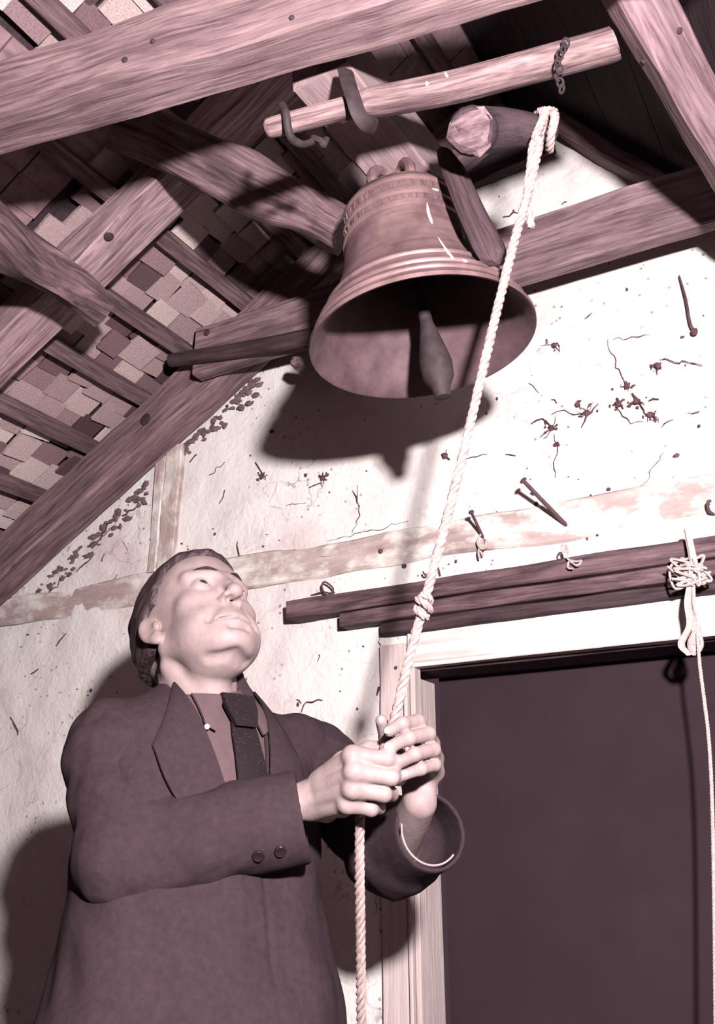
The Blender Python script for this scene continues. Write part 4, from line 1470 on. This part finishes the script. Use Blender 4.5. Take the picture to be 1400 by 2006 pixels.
def hair_sdf(pw):
    p = toH(pw)
    f = smin(ell(p, (0, -.022, .050), (.076, .107, .103)), ell(p, (0, .040, .052), (.062, .054, .072)), .03)
    f = smin(f, ell(p, (0, -.060, -.028), (.058, .050, .060)), .03)
    st = vnoise(np.stack([p[:, 0] * 1.0, p[:, 1] * .25, p[:, 2] * .5], 1), 160, 3.0)
    f = f - .0085 - .0018 * st
    # hairline: receding, running from the top of the forehead down to the sideburn
    x = np.abs(p[:, 0])
    line = p[:, 1] - (.088 - .030 * np.clip(x / .06, 0, 1) ** 2) - (p[:, 2] - .095) * np.where(p[:, 2] > .05, .55, .62) + .012 * np.clip((x - .055) / .02, 0, 1)
    f = smax(f, line, .006)
    ear = ell(np.stack([x, p[:, 1], p[:, 2]], 1), (.078, .004, .002), (.03, .030, .040))
    f = smax(f, -ear, .004)
    f = smax(f, -(p[:, 2] + .006 + .25 * (p[:, 1] + .09)), .006)
    f = smax(f, (p[:, 1] - .012) - np.clip(p[:, 2] - .03, 0, 1) * 3, .006)
    return f * HS


hr_ = sdf_obj('hair', [(H(0, -.02, .03), .17, hair_sdf)], HC - .17, HC + .18, .0022, MAT['hair'], person, it=1, gfun=lambda v: np.stack([toH(v)[:, 1] + toH(v)[:, 2] * .4, toH(v)[:, 0], toH(v)[:, 2] - toH(v)[:, 1] * .6], 1))

# ---- clothes
JZ = [-.050, -.012, .04, .095, .16, .30, .45, .60, .74]
JA = [.058, .075, .135, .172, .192, .200, .232, .272, .302]
JB = [.062, .074, .100, .116, .130, .148, .184, .218, .236]
JY = [.000, .004, .008, .015, .022, .032, .044, .046, .04]


def jacket_core(p, infl=0.0):
    f, q = torso_tab(p, JZ, JA, JB, JY)
    f = smin(f, cone(p, T(.05, -.01, -.035), RSH + ZZ * .006, .055, .074), .04)
    f = smin(f, cone(p, T(-.05, -.01, -.035), LSH + ZZ * .006, .055, .074), .04)
    f = smax(f, -q[:, 2] - JZ[-1], .01)
    return f - infl, q


def shirt_sdf(p):
    f, q = torso_tab(p, JZ, [a - .012 for a in JA], [b - .013 for b in JB], JY)
    f = smax(f, -(q[:, 1] + .035), .01)          # only the shirt front shows, the back lies under the jacket
    return np.maximum(f, q[:, 2] - .012)


def vcut(q):
    "signed distance (about) of the opening between the lapels"
    z = q[:, 2]
    half = np.interp(-z, [-.06, .0, .05, .25, .26], [.085, .076, .060, .014, -.02])
    xc = np.interp(-z, [0, .24], [-.004, -.012])
    return np.maximum(np.abs(q[:, 0] - xc) - half, .02 - q[:, 1])


def jacket_sdf(p):
    f, q = jacket_core(p)
    fold = .0055 * vnoise(np.stack([q[:, 0] * 1.6, q[:, 1], q[:, 2] * .6], 1), 16, 1.0) + .002 * vnoise(q, 40, 2.0)
    fold = fold + .004 * np.sin((q[:, 0] * .6 + q[:, 2]) * 34) * np.exp(-((q[:, 2] + .48) / .12) ** 2)
    f = f - fold
    cut = vcut(q)
    f = smax(f, -cut, .004)
    # front edge and vent creases
    f = f + .004 * np.exp(-((q[:, 0] + .03) / .004) ** 2) * (q[:, 1] > .05) * (q[:, 2] < -.24)
    # hollow so that the shirt sits inside
    inner = f + .010
    hollow = np.maximum(inner, -.0 + q[:, 2] + .0 * q[:, 0])
    return smax(f, -(inner + 1e9 * (q[:, 2] < -.30)), .002)


jl, jh = T(0, 0, -.36) - .46, T(0, 0, -.36) + .46
jacket = sdf_obj('jacket', [(T(0, 0, -.35), .9, jacket_sdf)], jl, jh, .0042, MAT['wool'], person, it=2)
shirt = sdf_obj('shirt', [(T(0, 0, -.35), .9, shirt_sdf)], T(0, 0, -.2) - .30, T(0, 0, -.2) + .30, .005, MAT['shirt'], person, it=2)


def sleeve_sdf(sh, el, cuff, r0, r1, r2, seed, fl_amt=.0045):
    axis = nrm(np.asarray(cuff) - np.asarray(el))
    Lf = np.linalg.norm(np.asarray(cuff) - np.asarray(el))
    ext = np.asarray(cuff) + axis * .05
    def fn(p):
        k1 = (r2 - r1) / Lf
        up_ = cone(p, sh, el, r0, r1)
        lo_ = cone(p, el, ext, r1, r2 + k1 * .05)
        f = smin(up_, lo_, .03)
        t = (p - np.asarray(el)) @ axis
        tu = (p - np.asarray(sh)) @ nrm(np.asarray(el) - np.asarray(sh))
        wr = fl_amt * np.sin(tu * 52 + 3 * vnoise(p, 9, seed)) * np.clip(1 - np.abs(t) / .16, 0, 1) + fl_amt * .6 * vnoise(p, 22, seed + 1) + .0015 * vnoise(p, 60, seed + 2)
        f = f - wr * np.clip((Lf - .03 - t) / .06, 0, 1)
        inner = cone(p, np.asarray(cuff) - axis * .06, ext, r2 - .0085 - k1 * .06, r2 - .0085)
        f = smax(f, -inner, .002)
        return smax(f, t - Lf, .003)
    return fn


RCU, LCU = P(594, 1598, 1.362), P(845, 1628, 1.388)
REs, LEs = P(250, 1676, 1.335), P(770, 1664, 1.50)
slR = sdf_obj('sleeve', [((RSH + RCU) / 2, .5, sleeve_sdf(RSH, REs, RCU, .079, .069, .067, 4.0))], np.minimum(np.minimum(RSH, REs), RCU) - .12, np.maximum(np.maximum(RSH, REs), RCU) + .12, .0036, MAT['wool'], jacket, it=2)
slL = sdf_obj('sleeve', [((LSH + LCU) / 2, .5, sleeve_sdf(LSH, LEs, LCU, .078, .070, .058, 7.0))], np.minimum(np.minimum(LSH, LEs), LCU) - .12, np.maximum(np.maximum(LSH, LEs), LCU) + .12, .0036, MAT['wool'], jacket, it=2)
# edge of the white shirt cuff just inside the far sleeve
axL = nrm(LCU - LEs)
_, s1_, u1_ = frame(axL)
low = nrm(cv(-.75, -.65, .2))
CUFF0 = math.atan2(low @ u1_, low @ s1_) - 1.65
ring = [LCU - axL * .004 + (s1_ * math.cos(a) + u1_ * math.sin(a)) * .0478 for a in np.linspace(CUFF0, CUFF0 + 3.3, 33)]
tube_mb(ring, .0015, 6).build('shirt_cuff', MAT['cuffwhite'], person)


def drape(grid_xz, off, fn, y0=.30):
    "points of the torso front over (x, z), pushed off the surface"
    g = np.asarray(grid_xz, float)
    y = np.full(len(g), y0)
    for _ in range(40):
        p = NK + TR * g[:, :1] + TF * y[:, None] + ZZ * g[:, 1:]
        d_ = fn(p)
        y = np.maximum(y - np.maximum(d_ - off, -.01) * .8, -.2)
    return NK + TR * g[:, :1] + TF * y[:, None] + ZZ * g[:, 1:]


def sheet(name, outline_rows, off, fn, th, mat, parent, gco=None, offs=None):
    "rows of (x, z) points swept into a thin cloth piece lying on the body"
    R_, C_ = len(outline_rows), len(outline_rows[0])
    g = np.array(outline_rows).reshape(-1, 2)
    outer_ = drape(g, off + th, fn); inner_ = drape(g, off, fn)
    v = np.concatenate([outer_, inner_])
    f = []
    N = R_ * C_
    for i in range(R_ - 1):
        for j in range(C_ - 1):
            a = i * C_ + j
            f.append((a, a + 1, a + C_ + 1, a + C_)); f.append((N + a, N + a + C_, N + a + C_ + 1, N + a + 1))
    ring = [j for j in range(C_)] + [i * C_ + C_ - 1 for i in range(1, R_)] + [(R_ - 1) * C_ + j for j in range(C_ - 2, -1, -1)] + [i * C_ for i in range(R_ - 2, 0, -1)]
    for a, b_ in zip(ring, ring[1:] + ring[:1]): f.append((a, b_, N + b_, N + a))
    return link_mesh(name, v, f, mat, parent, True, 50, np.concatenate([np.c_[g, g[:, 0] * 0]] * 2))


core = lambda p: jacket_core(p)[0]
def rows(top_l, top_r, bot_l, bot_r, n, m, curve=0.0):
    out = []
    for i in range(n):
        t = i / (n - 1)
        l = np.array(top_l) * (1 - t) + np.array(bot_l) * t; r = np.array(top_r) * (1 - t) + np.array(bot_r) * t
        bow = curve * math.sin(math.pi * t)
        out.append([l + (r - l) * (j / (m - 1)) + np.array((bow * (j / (m - 1)), 0)) for j in range(m)])
    return out


# lapels (his right lapel at the viewer's left)
lapR = rows((.074, .022), (.128, -.085), (.004, -.250), (.016, -.262), 16, 7, .026)
sheet('lapel', lapR, .003, core, .0035, MAT['wool'], jacket)
lapL = rows((-.080, .022), (-.128, -.085), (-.024, -.250), (-.036, -.262), 16, 7, -.026)
sheet('lapel', lapL, .003, core, .0035, MAT['wool'], jacket)
# breast pocket welt and hip pocket flap
sheet('pocket_flap', rows((.15, -.46), (.03, -.475), (.15, -.52), (.03, -.535), 5, 9), .006, core, .004, MAT['wool'], jacket)

# jacket collar round the neck, shirt collar, tie
NECK_HI = np.array(H(0, -.036, -.045))
print('neck', toT(np.array([NECK_HI, NECK_LO])).round(3), np.linalg.norm(NECK_HI - NECK_LO))
NA = nrm(NECK_HI - NECK_LO)                     # the neck leans toward the viewer
CRX = nrm(TR - NA * (TR @ NA)); CFY = np.cross(NA, CRX); CFY = CFY if CFY @ TF > 0 else -CFY


def collar(t0, rx, ry, hb, hf, flare, th, a0, a1, n, mat, name, parent, tilt=0.0, yo=0.0):
    "band of folded cloth round the neck: t0 along the neck axis, hb / hf its height behind and in front"
    vs, fs = [], []
    for j in range(n):
        t = j / (n - 1); a = a0 + (a1 - a0) * t
        cx_, cy_ = math.sin(a), -math.cos(a)      # a = 0 at the back
        fr = 0.5 - 0.5 * math.cos(a)
        h_ = hb + (hf - hb) * fr
        for r_, dz in ((0, h_), (th, h_ + .001), (th + flare, 0), (flare, 0)):
            vs.append(NECK_LO + NA * (t0 + tilt * fr + dz) + CRX * cx_ * (rx + r_) + CFY * (cy_ * (ry + r_) + yo))
    for j in range(n - 1):
        for q in range(4): fs.append((j * 4 + q, j * 4 + (q + 1) % 4, j * 4 + 4 + (q + 1) % 4, j * 4 + 4 + q))
    fs.append((0, 1, 2, 3)); fs.append(tuple((n - 1) * 4 + q for q in range(4)))
    return link_mesh(name, np.array(vs), fs, mat, parent, True, 50)


collar(.046, .069, .070, .034, .016, .010, .004, -2.86, 2.86, 48, MAT['shirt'], 'shirt_collar', shirt, -.004, .004)
collar(.026, .080, .080, .036, .022, .020, .006, -1.9, 1.9, 36, MAT['wool'], 'jacket_collar', jacket, .0, .002)
shf = lambda p: shirt_sdf(p)
# collar points
for sx in (1, -1):
    sheet('collar_point', rows((sx * .018 - .010, .002), (sx * .066 - .010, .002), (sx * .044 - .010, -.060), (sx * .058 - .010, -.052), 9, 6), .008, shf, .005, MAT['shirt'], shirt)
tie_c = -.017
def tie_row(z, w_, c): return [(c - w_ + 2 * w_ * j / 6, z) for j in range(7)]
tz = np.linspace(-.035, -.262, 20)
tr_ = [tie_row(z, np.interp(-z, [.035, .06, .27], [.020, .024, .036]), tie_c - .012 * (i / 19)) for i, z in enumerate(tz)]
tie = sheet('tie', tr_, .008, shf, .004, MAT['tie_silk'], person)
kz = np.linspace(.004, -.050, 8)
kr = [tie_row(z, np.interp(-z, [-.004, .02, .050], [.031, .030, .019]), tie_c) for z in kz]
sheet('tie_knot', kr, .012, shf, .011, MAT['tie_silk'], tie)
m_ = drape(np.array([[.047, -.054]]), .012, shf)[0]
blob_mb(m_, (.0045, .0045, .0045), rough=0, nu=10, nv=8).build('collar_button', MAT['pearl'], shirt)
# sleeve buttons
for u_, v_ in ((506, 1676), (549, 1667)):
    axR = nrm(RCU - REs)
    # point on the lower outer side of the cuff facing the viewer
    dd = 1.20
    fnS = sleeve_sdf(RSH, REs, RCU, .079, .069, .067, 4.0)
    for _ in range(60): dd += max(float(fnS(P(u_, v_, dd)[None])[0]), 0) * .9
    q = P(u_, v_, dd)
    e = 1e-3
    n_ = nrm([float(fnS((q + e * np.eye(3)[i])[None])[0]) - float(fnS((q - e * np.eye(3)[i])[None])[0]) for i in range(3)])
    bt = lathe_mb([(0, -.001), (.0085, -.001), (.0092, .0015), (.0078, .0035), (.005, .0026), (0, .0026)], q, n_, 18)
    bt.build('sleeve_button', MAT['button'], slR, sharp=50)


# trousers and shoes (below the picture, they carry him)
def trouser_sdf(p):
    q = toT(p)
    f = ell(q, (0, 0, -.80), (.175, .13, .14))
    for sx in (1, -1):
        kn_, an = T(sx * .095, .02, 0), T(sx * .11, 0, 0)
        f = smin(f, cone(p, np.array([*T(sx * .09, 0, 0)[:2], NK[2] - .86]), np.array([*kn_[:2], .48]), .098, .074), .03)
        f = smin(f, cone(p, np.array([*kn_[:2], .48]), np.array([*an[:2], .10]), .074, .066), .02)
    f = f - .004 * vnoise(q, 18, 9.0)
    return np.maximum(f, .06 - p[:, 2])


sdf_obj('trousers', [(T(0, 0, -1.0), 1.2, trouser_sdf)], np.array([*(NK[:2] - .3), .03]), np.array([*(NK[:2] + .3), NK[2] - .62]), .008, MAT['wool_dark'], person, it=2)
for sx in (1, -1):
    an = T(sx * .11, 0, 0)
    def shoe_sdf(p, an=an):
        a = np.array([*an[:2], .05]); 
        f = cone(p, a - TF * .035, a + TF * .15 - ZZ * .012, .046, .040)
        f = smin(f, cone(p, a, a + ZZ * .08, .045, .045), .02)
        return smax(f, .004 - p[:, 2], .004)
    sdf_obj('shoe', [(an * [1, 1, 0] + [0, 0, .06], .4, shoe_sdf)], np.array([*(an[:2] - .26), -.01]), np.array([*(an[:2] + .26), .2]), .006, MAT['shoe'], person, it=2)
print('person', _t.time() - _t0)
# move the finished figure to its measured distance (rope and fists stay together)
ploc = np.array(person.location)
person.location = CAM + KS * (ploc - CAM)
person.scale = (KS, KS, KS)

# ================================================================== small details found by casting onto the finished surfaces
bpy.context.view_layer.update()
DG = bpy.context.evaluated_depsgraph_get()


def cast(u, v):
    r = nrm(P(u, v, 1.0) - CAM)
    hit, loc, n, _, ob, _ = SC.ray_cast(DG, Vector(CAM), Vector(r))
    n = np.array(n)
    return (np.array(loc), n if n @ r < 0 else -n, ob) if hit else None


def top_of(o):
    while o.parent is not None: o = o.parent
    return o


MAT['knot'] = plain('dark_wood_knot', srgb(70, 50, 57), 0.8, 0.2, 0, 0.3, 60, 0.3)
MAT['drip'] = plain('white_bird_lime', srgb(226, 208, 204), 0.8, 0.2, 0, 0.1, 40, 0.2)
for u_, v_, r_, nm in ((285, 822, .022, 'knot'), (213, 464, .014, 'knot'), (405, 652, .012, 'knot'), (250, 700, .008, 'knot'), (245, 118, .006, 'knot'), (300, 82, .005, 'nail_head'), (572, 36, .005, 'nail_head'), (1090, 640, .006, 'nail_head'), (1330, 60, .006, 'nail_head'), (1260, 120, .005, 'nail_head'), (300, 1300, 0, '')):
    if not nm: continue
    h_ = cast(u_, v_)
    if h_ is None: continue
    c, n_, ob = h_
    tp = top_of(ob)
    if tp.get('category') is None or tp.name.startswith('person'): continue
    lathe_mb([(0, -.004), (r_, -.004), (r_ * 1.02, .0015), (r_ * .8, .004), (r_ * .3, .0045), (0, .004)], c, n_, 14).build(nm, MAT['knot'], tp, sharp=60)
# white bird-lime streaks on the bell and the lever pole
for path in ([(836, 398), (839, 418), (846, 438)], [(858, 466), (868, 482), (878, 496), (888, 508)], [(905, 508), (914, 514)], [(903, 450), (908, 468)], [(846, 370), (858, 374)], [(848, 338), (848, 355)], [(872, 365), (880, 372)], [(835, 160), (836, 168)], [(872, 142), (876, 152)], [(912, 318), (922, 330)], [(1118, 140), (1120, 170), (1126, 182)]):
    pts, ob0 = [], None
    for i in range(len(path) * 3 - 2):
        a, b_ = path[min(i // 3, len(path) - 2)], path[min(i // 3 + 1, len(path) - 1)]
        t_ = (i - 3 * min(i // 3, len(path) - 2)) / 3
        h_ = cast(a[0] + (b_[0] - a[0]) * t_, a[1] + (b_[1] - a[1]) * t_)
        if h_ is None: continue
        tp = top_of(h_[2])
        if ob0 is None: ob0 = tp
        if tp is ob0: pts.append(h_[0] + h_[1] * .0006)
    if len(pts) < 3 or ob0.get('category') not in ('bell', 'pole', 'arm', 'headstock'): continue
    rr2 = np.interp(np.linspace(0, 1, len(pts)), [0, .3, .8, 1], [.001, .0030, .0038, .002])
    tube_mb(np.array(pts), rr2, 6, flat=.5).build('lime_streak', MAT['drip'], ob0)
